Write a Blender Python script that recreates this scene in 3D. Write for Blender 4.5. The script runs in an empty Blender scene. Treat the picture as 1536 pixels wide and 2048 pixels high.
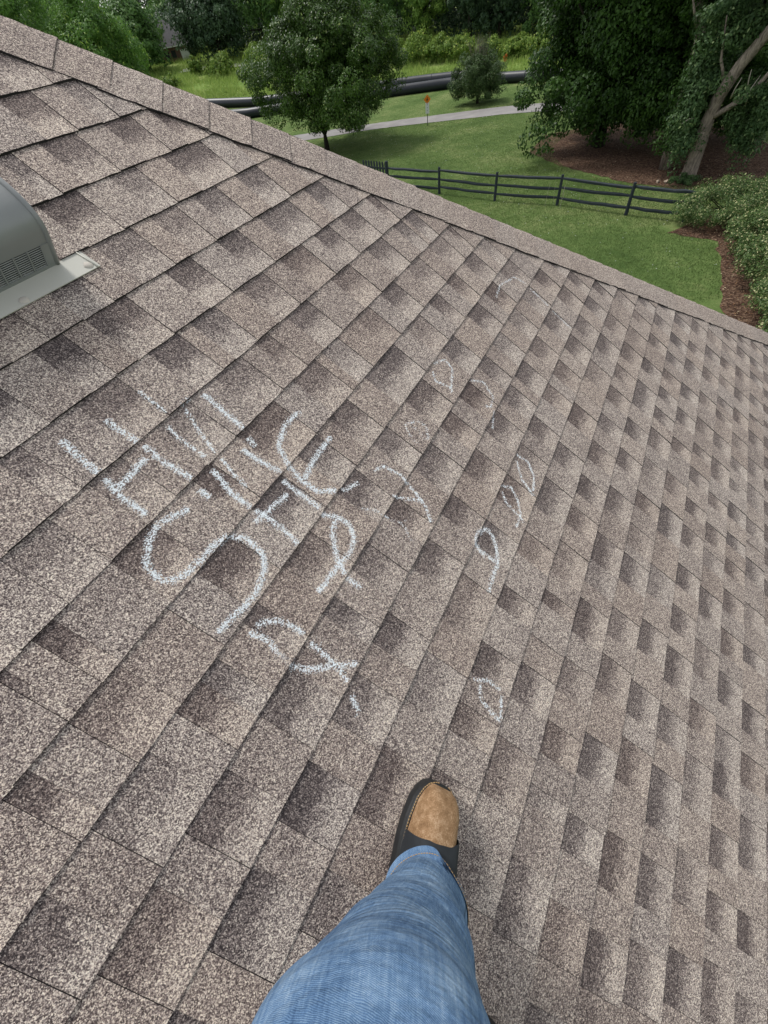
import bpy, math, random
import numpy as np
from mathutils import Vector, Matrix

# ------------------------------------------------------------------ camera
HC = 7.6                      # eye height above the lawn
scn = bpy.context.scene
cam = bpy.data.cameras.new('camera'); camo = bpy.data.objects.new('camera', cam)
scn.collection.objects.link(camo); scn.camera = camo
cam.sensor_fit = 'VERTICAL'; cam.sensor_height = 24.0
cam.lens = 24.0 * 775 / 2048
cam.clip_start = 0.02; cam.clip_end = 2000
R0 = (0.9819548820251749, -0.18911533429872268, 0.0)
R1 = (-0.15105541466849864, -0.7843340807878176, 0.6016662791066629)
R2 = (-0.11378431950952383, -0.5908091401187024, -0.7987475750109964)
# columns of the world matrix: camera x, camera y (up), camera z (back)
camo.matrix_world = Matrix(((R0[0], -R0[1], -R0[2], 0.0),
                            (R1[0], -R1[1], -R1[2], 0.0),
                            (R2[0], -R2[1], -R2[2], HC),
                            (0, 0, 0, 1)))
scn.render.resolution_x = 768; scn.render.resolution_y = 1024

# ------------------------------------------------------------------ light
SUN_EL, SUN_AZ = math.radians(58), math.radians(-40)   # azimuth from +Y towards +X
world = bpy.data.worlds.new("World"); scn.world = world; world.use_nodes = True
wn = world.node_tree.nodes; wl = world.node_tree.links; wn.clear()
sky = wn.new('ShaderNodeTexSky'); sky.sky_type = 'NISHITA'; sky.sun_disc = False
sky.sun_elevation = SUN_EL; sky.sun_rotation = SUN_AZ
hs = wn.new('ShaderNodeHueSaturation'); hs.inputs['Saturation'].default_value = 0.22
bg = wn.new('ShaderNodeBackground'); bg.inputs['Strength'].default_value = 0.13
wo = wn.new('ShaderNodeOutputWorld')
wl.new(sky.outputs[0], hs.inputs['Color']); wl.new(hs.outputs[0], bg.inputs['Color']); wl.new(bg.outputs[0], wo.inputs[0])
sl = bpy.data.lights.new('sun', 'SUN'); sl.energy = 1.5; sl.angle = math.radians(14); sl.color = (1.0, 0.965, 0.91)
so = bpy.data.objects.new('sun', sl); scn.collection.objects.link(so)
sd = Vector((math.sin(SUN_AZ)*math.cos(SUN_EL), math.cos(SUN_AZ)*math.cos(SUN_EL), math.sin(SUN_EL)))
so.rotation_euler = sd.to_track_quat('Z', 'Y').to_euler()
scn.view_settings.view_transform = 'Standard'; scn.view_settings.look = 'None'
scn.view_settings.exposure = 0.76; scn.view_settings.gamma = 1.0
scn.view_settings.use_curve_mapping = False
scn.cycles.max_bounces = 6; scn.cycles.diffuse_bounces = 3; scn.cycles.transparent_max_bounces = 8

rng = np.random.default_rng(7); random.seed(7)
COL = scn.collection

# ------------------------------------------------------------------ helpers
def tag(o, label=None, cat=None, group=None, kind=None):
    if label: o['label'] = label
    if cat: o['category'] = cat
    if group: o['group'] = group
    if kind: o['kind'] = kind
    return o
def empty(name, loc=(0, 0, 0), rz=0.0, parent=None):
    o = bpy.data.objects.new(name, None); o.location = loc; o.rotation_euler = (0, 0, rz)
    o.empty_display_size = 0.1
    if parent: o.parent = parent
    COL.objects.link(o); return o
def link(name, me, mat=None, parent=None):
    o = bpy.data.objects.new(name, me); COL.objects.link(o)
    if mat is not None and len(me.materials) == 0:
        for m in (mat if isinstance(mat, (list, tuple)) else [mat]): me.materials.append(m)
    if parent: o.parent = parent
    return o
def mesh(name, V, F, smooth=False):
    me = bpy.data.meshes.new(name); me.from_pydata([tuple(map(float, v)) for v in V], [], F); me.update()
    if smooth: me.shade_smooth()
    return me
class MB:
    def __init__(s): s.V = []; s.F = []; s.M = []
    def add(s, V, F, m=0):
        k = len(s.V); s.V += [tuple(v) for v in V]; s.F += [tuple(i+k for i in f) for f in F]; s.M += [m]*len(F)
    def box(s, c, d, rot=None, m=0, taper=1.0):
        c = Vector(c); hx, hy, hz = d[0]/2, d[1]/2, d[2]/2
        P = []
        for z, t in ((-hz, 1.0), (hz, taper)):
            for x, y in ((-hx, -hy), (hx, -hy), (hx, hy), (-hx, hy)):
                v = Vector((x*t, y*t, z)); P.append((rot @ v if rot else v) + c)
        s.add(P, [(3,2,1,0), (4,5,6,7), (0,1,5,4), (1,2,6,5), (2,3,7,6), (3,0,4,7)], m)
    def tube(s, pts, rad, n=8, cap=True, m=0, jit=0.0):
        pts = [Vector(q) for q in pts]
        if not hasattr(rad, '__len__'): rad = [rad]*len(pts)
        rings = []; ref = None
        for i, q in enumerate(pts):
            t = (pts[min(i+1, len(pts)-1)] - pts[max(i-1, 0)]).normalized()
            if ref is None: ref = Vector((0, 0, 1)) if abs(t.z) < 0.9 else Vector((1, 0, 0))
            a = (ref - t*ref.dot(t)).normalized(); b = t.cross(a); ref = a
            rings.append([q + (a*math.cos(2*math.pi*j/n) + b*math.sin(2*math.pi*j/n))*rad[i]*(1+random.uniform(-jit, jit)) for j in range(n)])
        V = [v for r in rings for v in r]; F = []
        for i in range(len(rings)-1):
            for j in range(n):
                F.append((i*n+j, i*n+(j+1) % n, (i+1)*n+(j+1) % n, (i+1)*n+j))
        if cap: F.append(tuple(range(n-1, -1, -1))); F.append(tuple((len(rings)-1)*n+j for j in range(n)))
        s.add(V, F, m)
    def build(s, name, mat, parent=None, smooth=False):
        me = mesh(name, s.V, s.F, smooth)
        ms = mat if isinstance(mat, (list, tuple)) else [mat]
        for m in ms: me.materials.append(m)
        if len(ms) > 1: me.polygons.foreach_set('material_index', s.M)
        return link(name, me, None, parent)

def quads_mesh(name, V, tone=None):
    """V: (N,4,3) array of separate quads"""
    N = len(V); me = bpy.data.meshes.new(name)
    me.vertices.add(N*4); me.vertices.foreach_set('co', V.reshape(-1).astype(np.float32))
    me.loops.add(N*4); me.loops.foreach_set('vertex_index', np.arange(N*4, dtype=np.int32))
    me.polygons.add(N); me.polygons.foreach_set('loop_start', np.arange(N, dtype=np.int32)*4)
    me.update(calc_edges=True)
    if tone is not None:
        at = me.attributes.new('tone', 'FLOAT', 'POINT'); at.data.foreach_set('value', np.repeat(tone, 4).astype(np.float32))
    return me
def tris_mesh(name, V, tone=None):
    N = len(V); me = bpy.data.meshes.new(name)
    me.vertices.add(N*3); me.vertices.foreach_set('co', V.reshape(-1).astype(np.float32))
    me.loops.add(N*3); me.loops.foreach_set('vertex_index', np.arange(N*3, dtype=np.int32))
    me.polygons.add(N); me.polygons.foreach_set('loop_start', np.arange(N, dtype=np.int32)*3)
    me.update(calc_edges=True)
    if tone is not None:
        at = me.attributes.new('tone', 'FLOAT', 'POINT'); at.data.foreach_set('value', np.repeat(tone, 3).astype(np.float32))
    return me

# ------------------------------------------------------------------ material helpers
class NT:
    def __init__(s, name):
        s.m = bpy.data.materials.new(name); s.m.use_nodes = True; s.t = s.m.node_tree; s.t.nodes.clear()
        s.out = s.n('ShaderNodeOutputMaterial'); s.b = s.n('ShaderNodeBsdfPrincipled')
        s.l(s.b.outputs[0], s.out.inputs[0])
    def n(s, ty, **kw):
        x = s.t.nodes.new(ty)
        for k, v in kw.items(): setattr(x, k, v)
        return x
    def l(s, a, b): s.t.links.new(a, b)
    def val(s, sock, v):
        if hasattr(v, 'is_output') or isinstance(v, bpy.types.NodeSocket): s.l(v, sock)
        else: sock.default_value = v
    def pos(s): return s.n('ShaderNodeNewGeometry').outputs['Position']
    def attr(s, name): return s.n('ShaderNodeAttribute', attribute_name=name)
    def noise(s, vec, scale, detail=3.0, rough=0.55, out='Fac'):
        x = s.n('ShaderNodeTexNoise'); x.inputs['Scale'].default_value = scale; x.inputs['Detail'].default_value = detail
        x.inputs['Roughness'].default_value = rough; s.l(vec, x.inputs['Vector']); return x.outputs[out]
    def voro(s, vec, scale, out='Color', feature='F1', rnd=1.0):
        x = s.n('ShaderNodeTexVoronoi', feature=feature); x.inputs['Scale'].default_value = scale
        x.inputs['Randomness'].default_value = rnd
        s.l(vec, x.inputs['Vector']); return x.outputs[out]
    def ramp(s, fac, stops, interp='LINEAR'):
        x = s.n('ShaderNodeValToRGB'); r = x.color_ramp; r.interpolation = interp
        while len(r.elements) < len(stops): r.elements.new(0.5)
        for e, (p, c) in zip(r.elements, stops):
            e.position = p; e.color = (c[0], c[1], c[2], 1) if hasattr(c, '__len__') else (c, c, c, 1)
        s.val(x.inputs[0], fac); return x.outputs[0]
    def math(s, op, a, b=None, clamp=False):
        x = s.n('ShaderNodeMath', operation=op, use_clamp=clamp); s.val(x.inputs[0], a)
        if b is not None: s.val(x.inputs[1], b)
        return x.outputs[0]
    def mix(s, fac, a, b, mode='MIX'):
        x = s.n('ShaderNodeMix', data_type='RGBA', blend_type=mode); s.val(x.inputs[0], fac)
        for i, v in ((6, a), (7, b)):
            if isinstance(v, bpy.types.NodeSocket): s.l(v, x.inputs[i])
            else: x.inputs[i].default_value = (v[0], v[1], v[2], 1) if hasattr(v, '__len__') else (v, v, v, 1)
        return x.outputs[2]
    def bump(s, h, strength=0.5, dist=0.01):
        x = s.n('ShaderNodeBump'); x.inputs['Strength'].default_value = strength; x.inputs['Distance'].default_value = dist
        s.l(h, x.inputs['Height']); s.l(x.outputs[0], s.b.inputs['Normal'])
    def base(s, c, rough=0.8, spec=0.3, metal=0.0):
        if isinstance(c, bpy.types.NodeSocket): s.l(c, s.b.inputs['Base Color'])
        else: s.b.inputs['Base Color'].default_value = (c[0], c[1], c[2], 1)
        s.val(s.b.inputs['Roughness'], rough); s.b.inputs['Specular IOR Level'].default_value = spec
        s.b.inputs['Metallic'].default_value = metal
        return s.m

def simple_mat(name, col, rough=0.7, spec=0.3, metal=0.0, var=0.25, scale=12.0, bump=0.0, bscale=60.0):
    t = NT(name); p = t.pos()
    f = t.noise(p, scale, 4)
    c = t.mix(f, [x*(1-var) for x in col], [x*(1+var) for x in col])
    if bump: t.bump(t.noise(p, bscale, 3), 0.6, bump)
    return t.base(c, rough, spec, metal)

def granule_mat(name, dark_edge=False):
    """mineral granules: random coloured grains; 'tone' scales a piece, uv.y gives the woven-in shadow band"""
    t = NT(name); p = t.pos()
    wob = t.n('ShaderNodeVectorMath', operation='ADD'); 
    nz = t.n('ShaderNodeTexNoise'); nz.inputs['Scale'].default_value = 300; nz.inputs['Detail'].default_value = 1
    t.l(p, nz.inputs['Vector'])
    sc = t.n('ShaderNodeVectorMath', operation='SCALE'); sc.inputs['Scale'].default_value = 0.0008
    t.l(nz.outputs['Color'], sc.inputs[0]); t.l(p, wob.inputs[0]); t.l(sc.outputs[0], wob.inputs[1])
    q = wob.outputs[0]
    v1 = t.n('ShaderNodeSeparateColor'); t.l(t.voro(q, 620), v1.inputs[0])
    v2 = t.n('ShaderNodeSeparateColor'); t.l(t.voro(q, 370), v2.inputs[0])
    warm = t.attr('tone')      # Color.r = brightness, g = warmth, b = slot flag
    sep = t.n('ShaderNodeSeparateColor'); t.l(warm.outputs['Color'], sep.inputs[0])
    uv = t.n('ShaderNodeUVMap'); sx = t.n('ShaderNodeSeparateXYZ'); t.l(uv.outputs[0], sx.inputs[0])
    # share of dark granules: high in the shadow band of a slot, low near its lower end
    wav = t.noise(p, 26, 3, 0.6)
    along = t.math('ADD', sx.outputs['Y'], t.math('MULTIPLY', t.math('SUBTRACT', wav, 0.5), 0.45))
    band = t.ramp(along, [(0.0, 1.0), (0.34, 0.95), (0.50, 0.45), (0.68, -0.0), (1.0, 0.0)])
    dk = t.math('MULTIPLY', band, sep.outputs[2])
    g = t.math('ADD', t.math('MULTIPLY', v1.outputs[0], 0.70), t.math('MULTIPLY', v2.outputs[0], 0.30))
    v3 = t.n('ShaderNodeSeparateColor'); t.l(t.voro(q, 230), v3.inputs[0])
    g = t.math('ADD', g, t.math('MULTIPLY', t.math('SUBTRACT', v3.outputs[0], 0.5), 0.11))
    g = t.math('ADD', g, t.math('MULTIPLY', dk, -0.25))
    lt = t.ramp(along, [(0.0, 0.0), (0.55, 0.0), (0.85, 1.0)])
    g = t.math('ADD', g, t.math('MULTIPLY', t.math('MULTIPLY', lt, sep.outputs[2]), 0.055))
    g = t.math('ADD', g, t.math('MULTIPLY', t.math('SUBTRACT', sep.outputs[0], 0.5), 0.34))
    big = t.noise(p, 9, 3, 0.6)
    g = t.math('ADD', g, t.math('MULTIPLY', t.math('SUBTRACT', big, 0.5), 0.10))
    cool = t.ramp(g, [(0.06, (0.035, 0.029, 0.030)), (0.30, (0.105, 0.087, 0.084)), (0.47, (0.215, 0.184, 0.172)),
                      (0.62, (0.375, 0.330, 0.298)), (0.76, (0.62, 0.56, 0.485)), (0.92, (0.82, 0.76, 0.65))])
    brown = t.ramp(g, [(0.06, (0.036, 0.027, 0.026)), (0.30, (0.108, 0.083, 0.076)), (0.47, (0.212, 0.170, 0.152)),
                       (0.62, (0.350, 0.290, 0.252)), (0.76, (0.58, 0.50, 0.415)), (0.92, (0.80, 0.71, 0.58))])
    pick = t.math('MULTIPLY', t.math('ADD', sep.outputs[1], t.math('MULTIPLY', t.math('SUBTRACT', v1.outputs[1], 0.5), 0.9)), 1.0, True)
    col = t.mix(1.0, t.mix(pick, cool, brown), (1.018, 0.982, 0.975), 'MULTIPLY')
    t.bump(t.voro(q, 620, 'Distance'), 0.4, 0.0012)
    return t.base(col, 0.9, 0.22)

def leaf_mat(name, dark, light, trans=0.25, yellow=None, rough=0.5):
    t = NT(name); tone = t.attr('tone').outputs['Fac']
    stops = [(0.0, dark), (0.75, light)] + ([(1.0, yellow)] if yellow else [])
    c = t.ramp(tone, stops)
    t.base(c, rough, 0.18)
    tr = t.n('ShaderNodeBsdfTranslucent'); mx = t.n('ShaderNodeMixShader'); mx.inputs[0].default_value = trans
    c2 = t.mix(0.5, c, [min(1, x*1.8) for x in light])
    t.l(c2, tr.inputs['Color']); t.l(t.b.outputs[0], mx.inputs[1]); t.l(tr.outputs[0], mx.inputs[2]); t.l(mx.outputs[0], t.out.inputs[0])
    return t.m

def bark_mat(name, a, b, scale=9):
    t = NT(name); p = t.pos()
    mp = t.n('ShaderNodeMapping'); mp.inputs['Scale'].default_value = (1, 1, 0.22); t.l(p, mp.inputs[0])
    f = t.noise(mp.outputs[0], scale*2, 6, 0.7)
    t.bump(f, 0.9, 0.04)
    return t.base(t.ramp(f, [(0.3, a), (0.7, b)]), 0.9, 0.15)

# ------------------------------------------------------------------ materials
M = {}
M['granule'] = granule_mat('granules')
M['cut_edge'] = simple_mat('cut_edge', (0.035, 0.032, 0.032), 0.9, 0.15, var=0.5, scale=200)
M['felt'] = simple_mat('felt', (0.03, 0.03, 0.03), 0.95, 0.1)
M['chalk'] = simple_mat('chalk', (0.88, 0.92, 0.94), 0.95, 0.1, var=0.06, scale=400)
M['vent'] = simple_mat('vent_metal', (0.245, 0.252, 0.248), 0.42, 0.45, 0.1, var=0.10, scale=7)
M['flange'] = simple_mat('flange_metal', (0.52, 0.51, 0.45), 0.5, 0.4, 0.0, var=0.10, scale=9)
M['slat'] = simple_mat('louvre_slat', (0.33, 0.34, 0.335), 0.5, 0.4)  # paler than the hood: bounced light put into the slat colour
M['vent_dark'] = simple_mat('vent_inside_shade', (0.012, 0.013, 0.018), 0.8, 0.1)  # near-black colour stands in for the shade behind the louvres
M['nail'] = simple_mat('nail_seal', (0.52, 0.48, 0.42), 0.7, 0.3, var=0.1, scale=80)
M['fence'] = simple_mat('black_fence_paint', (0.022, 0.030, 0.036), 0.75, 0.3, var=0.4, scale=9, bump=0.003, bscale=40)
M['pipe'] = simple_mat('black_pipe', (0.011, 0.014, 0.021), 0.42, 0.5, var=0.3, scale=2)
M['brick_far'] = simple_mat('far_wall', (0.17, 0.10, 0.085), 0.9, 0.1, var=0.3, scale=2)
M['white_paint'] = simple_mat('white_paint', (0.72, 0.73, 0.72), 0.6, 0.3, var=0.06)
M['dark_glass'] = simple_mat('dark_glass', (0.03, 0.035, 0.04), 0.15, 0.5)
M['far_roof'] = simple_mat('far_roof', (0.13, 0.125, 0.125), 0.9, 0.1, var=0.25, scale=3)
M['wall'] = simple_mat('house_wall', (0.32, 0.22, 0.17), 0.9, 0.2, var=0.15, scale=6)
M['post_steel'] = simple_mat('sign_post', (0.05, 0.055, 0.05), 0.5, 0.4, 0.5)
M['sign_orange'] = simple_mat('sign_orange', (0.80, 0.23, 0.01), 0.5, 0.4, var=0.05)
M['black'] = simple_mat('black_print', (0.012, 0.012, 0.012), 0.5, 0.3)
M['sign_green'] = simple_mat('sign_green', (0.02, 0.20, 0.07), 0.5, 0.3)
M['bark_dark'] = bark_mat('bark_dark', (0.012, 0.010, 0.008), (0.05, 0.042, 0.034))
M['bark_grey'] = bark_mat('bark_grey', (0.085, 0.068, 0.055), (0.44, 0.37, 0.31), 7)
M['dead_twig'] = simple_mat('dead_twig', (0.42, 0.38, 0.32), 0.9, 0.1)
M['rock'] = simple_mat('rock', (0.36, 0.29, 0.22), 0.9, 0.1)
M['leaf_pear'] = leaf_mat('leaf_pear', (0.019, 0.045, 0.008), (0.071, 0.138, 0.020), 0.15, (0.238, 0.300, 0.091), 0.38)
M['leaf_oak'] = leaf_mat('leaf_dark', (0.013, 0.035, 0.008), (0.058, 0.123, 0.020), 0.16, (0.079, 0.176, 0.034), 0.45)
M['leaf_lean'] = leaf_mat('leaf_lean', (0.024, 0.057, 0.021), (0.098, 0.169, 0.058), 0.2, (0.212, 0.284, 0.115))
M['leaf_willow'] = leaf_mat('leaf_willow', (0.031, 0.086, 0.017), (0.145, 0.281, 0.048), 0.28, (0.342, 0.461, 0.082))
M['leaf_back'] = leaf_mat('leaf_back', (0.037, 0.088, 0.026), (0.139, 0.254, 0.065), 0.22, (0.278, 0.390, 0.111))
M['leaf_backlight'] = leaf_mat('leaf_backlight', (0.071, 0.144, 0.030), (0.239, 0.367, 0.075), 0.25, (0.407, 0.521, 0.117))
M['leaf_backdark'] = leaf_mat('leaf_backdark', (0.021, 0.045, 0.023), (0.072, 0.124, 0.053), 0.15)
M['leaf_scrub'] = leaf_mat('leaf_scrub', (0.059, 0.122, 0.025), (0.216, 0.317, 0.057), 0.3, (0.393, 0.440, 0.098))
M['leaf_shrub'] = leaf_mat('leaf_shrub', (0.024, 0.048, 0.015), (0.078, 0.133, 0.038), 0.18, (0.173, 0.182, 0.085))
M['leaf_hedge'] = leaf_mat('leaf_hedge', (0.024, 0.058, 0.016), (0.114, 0.180, 0.051), 0.2, (0.457, 0.456, 0.228), 0.42)
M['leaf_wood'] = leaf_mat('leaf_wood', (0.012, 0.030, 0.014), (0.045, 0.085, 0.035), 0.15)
M['leaf_orange'] = leaf_mat('leaf_orange', (0.30, 0.09, 0.02), (0.60, 0.22, 0.05), 0.25)
M['blade'] = leaf_mat('grass_blade', (0.072, 0.118, 0.032), (0.145, 0.208, 0.066), 0.3, (0.28, 0.31, 0.15), 0.6)
M['meadow_blade'] = leaf_mat('meadow_blade', (0.121, 0.204, 0.044), (0.293, 0.390, 0.097), 0.3, (0.654, 0.594, 0.240), 0.6)
M['hill'] = simple_mat('far_hill', (0.075, 0.125, 0.105), 0.95, 0.05, var=0.3, scale=0.05)  # blue of distant haze put into the hill colour

# ground: mown lawn near, rough meadow beyond the pipes
def ground_mat():
    t = NT('ground_grass'); p = t.pos(); s = t.n('ShaderNodeSeparateXYZ'); t.l(p, s.inputs[0])
    d = t.math('ADD', t.math('MULTIPLY', s.outputs[0], 0.60), t.math('MULTIPLY', s.outputs[1], 0.80))
    d = t.math('ADD', d, t.math('MULTIPLY', t.noise(p, 0.35, 3), 2.0))
    mask = t.ramp(t.math('DIVIDE', t.math('SUBTRACT', d, 58.0), 12.0), [(0.35, 0.0), (0.5, 1.0)])
    n1 = t.noise(p, 0.22, 5, 0.65); n2 = t.noise(p, 14, 5, 0.7); n3 = t.noise(p, 2.2, 4, 0.6)
    f = t.math('ADD', t.math('MULTIPLY', n1, 0.55), t.math('ADD', t.math('MULTIPLY', n2, 0.22), t.math('MULTIPLY', n3, 0.23)))
    lawn = t.ramp(f, [(0.38, (0.056, 0.098, 0.026)), (0.5, (0.108, 0.162, 0.048)), (0.62, (0.205, 0.235, 0.095))])
    mead = t.ramp(f, [(0.3, (0.09, 0.16, 0.03)), (0.5, (0.17, 0.25, 0.06)), (0.66, (0.38, 0.39, 0.16))])
    t.bump(n2, 0.8, 0.05)
    return t.base(t.mix(mask, lawn, mead), 0.95, 0.08)
M['ground'] = ground_mat()
def mulch_mat():
    t = NT('mulch'); p = t.pos()
    v = t.n('ShaderNodeSeparateColor'); t.l(t.voro(p, 16), v.inputs[0]); n = t.noise(p, 1.3, 4)
    f = t.math('ADD', t.math('MULTIPLY', v.outputs[0], 0.6), t.math('MULTIPLY', n, 0.4))
    c = t.ramp(f, [(0.2, (0.036, 0.020, 0.014)), (0.5, (0.095, 0.056, 0.038)), (0.76, (0.17, 0.11, 0.075)), (0.95, (0.30, 0.22, 0.15))])
    t.bump(t.voro(p, 16, 'Distance'), 1.0, 0.04)
    return t.base(c, 0.95, 0.08)
M['mulch'] = mulch_mat()
def path_mat():
    t = NT('path_asphalt'); p = t.pos()
    f = t.math('ADD', t.math('MULTIPLY', t.noise(p, 30, 4, 0.7), 0.5), t.math('MULTIPLY', t.noise(p, 0.8, 3), 0.5))
    return t.base(t.ramp(f, [(0.3, (0.19, 0.18, 0.175)), (0.7, (0.33, 0.315, 0.30))]), 0.9, 0.15)
M['path'] = path_mat()

def suede_mat():
    t = NT('tan_nubuck'); p = t.pos()
    f = t.math('ADD', t.math('MULTIPLY', t.noise(p, 34, 4, 0.65), 0.6), t.math('MULTIPLY', t.noise(p, 420, 2), 0.4))
    sf = t.noise(p, 70, 5, 0.75)
    c = t.ramp(t.math('ADD', f, t.math('MULTIPLY', t.math('SUBTRACT', sf, 0.5), 0.45)), [(0.28, (0.125, 0.066, 0.032)), (0.5, (0.275, 0.165, 0.085)), (0.68, (0.46, 0.32, 0.20))])
    t.bump(t.noise(p, 600, 2), 0.3, 0.0006)
    return t.base(c, 0.85, 0.2)
M['suede'] = suede_mat()
M['rubber'] = simple_mat('black_rubber', (0.016, 0.017, 0.018), 0.55, 0.4, var=0.3, scale=60)
M['elastic'] = simple_mat('black_elastic', (0.020, 0.023, 0.027), 0.7, 0.3, var=0.3, scale=90)
M['stitch'] = simple_mat('stitch', (0.45, 0.30, 0.14), 0.8, 0.2)
def denim_mat():
    t = NT('denim'); p = t.pos()
    uv = t.n('ShaderNodeUVMap'); s = t.n('ShaderNodeSeparateXYZ'); t.l(uv.outputs[0], s.inputs[0])
    # twill: fine diagonal ribs, u runs round the leg, v along it (both in metres)
    wob = t.math('MULTIPLY', t.noise(p, 55, 2), 0.004)
    d = t.math('ADD', t.math('ADD', t.math('MULTIPLY', s.outputs[0], 0.32), s.outputs[1]), wob)
    rib = t.math('SINE', t.math('MULTIPLY', d, 2*math.pi/0.00105))
    rib = t.math('MULTIPLY', t.math('ADD', rib, 1.0), 0.5)
    fine = t.noise(p, 900, 2, 0.7); mp = t.n('ShaderNodeMapping'); mp.inputs['Scale'].default_value = (260, 30, 1); t.l(uv.outputs[0], mp.inputs[0])
    slub = t.noise(mp.outputs[0], 1.0, 3, 0.6)
    fade = t.noise(p, 11, 4, 0.62)
    f = t.math('ADD', t.math('MULTIPLY', t.math('MULTIPLY', rib, t.noise(p, 160, 2, 0.6)), 0.24), t.math('ADD', t.math('MULTIPLY', fine, 0.26), t.math('ADD', t.math('MULTIPLY', slub, 0.28), t.math('MULTIPLY', fade, 0.46))))
    c = t.ramp(f, [(0.36, (0.028, 0.060, 0.130)), (0.52, (0.090, 0.168, 0.295)), (0.66, (0.200, 0.300, 0.430)), (0.80, (0.44, 0.53, 0.61))])
    cr = t.n('ShaderNodeMapping'); cr.inputs['Scale'].default_value = (1.0, 3.2, 1); t.l(uv.outputs[0], cr.inputs[0])
    crease = t.noise(cr.outputs[0], 9, 4, 0.6)
    hh = t.math('ADD', t.math('MULTIPLY', crease, 1.0), t.math('MULTIPLY', rib, 0.008))
    t.bump(hh, 0.9, 0.018)
    return t.base(c, 0.9, 0.15)
M['denim'] = denim_mat()

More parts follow.
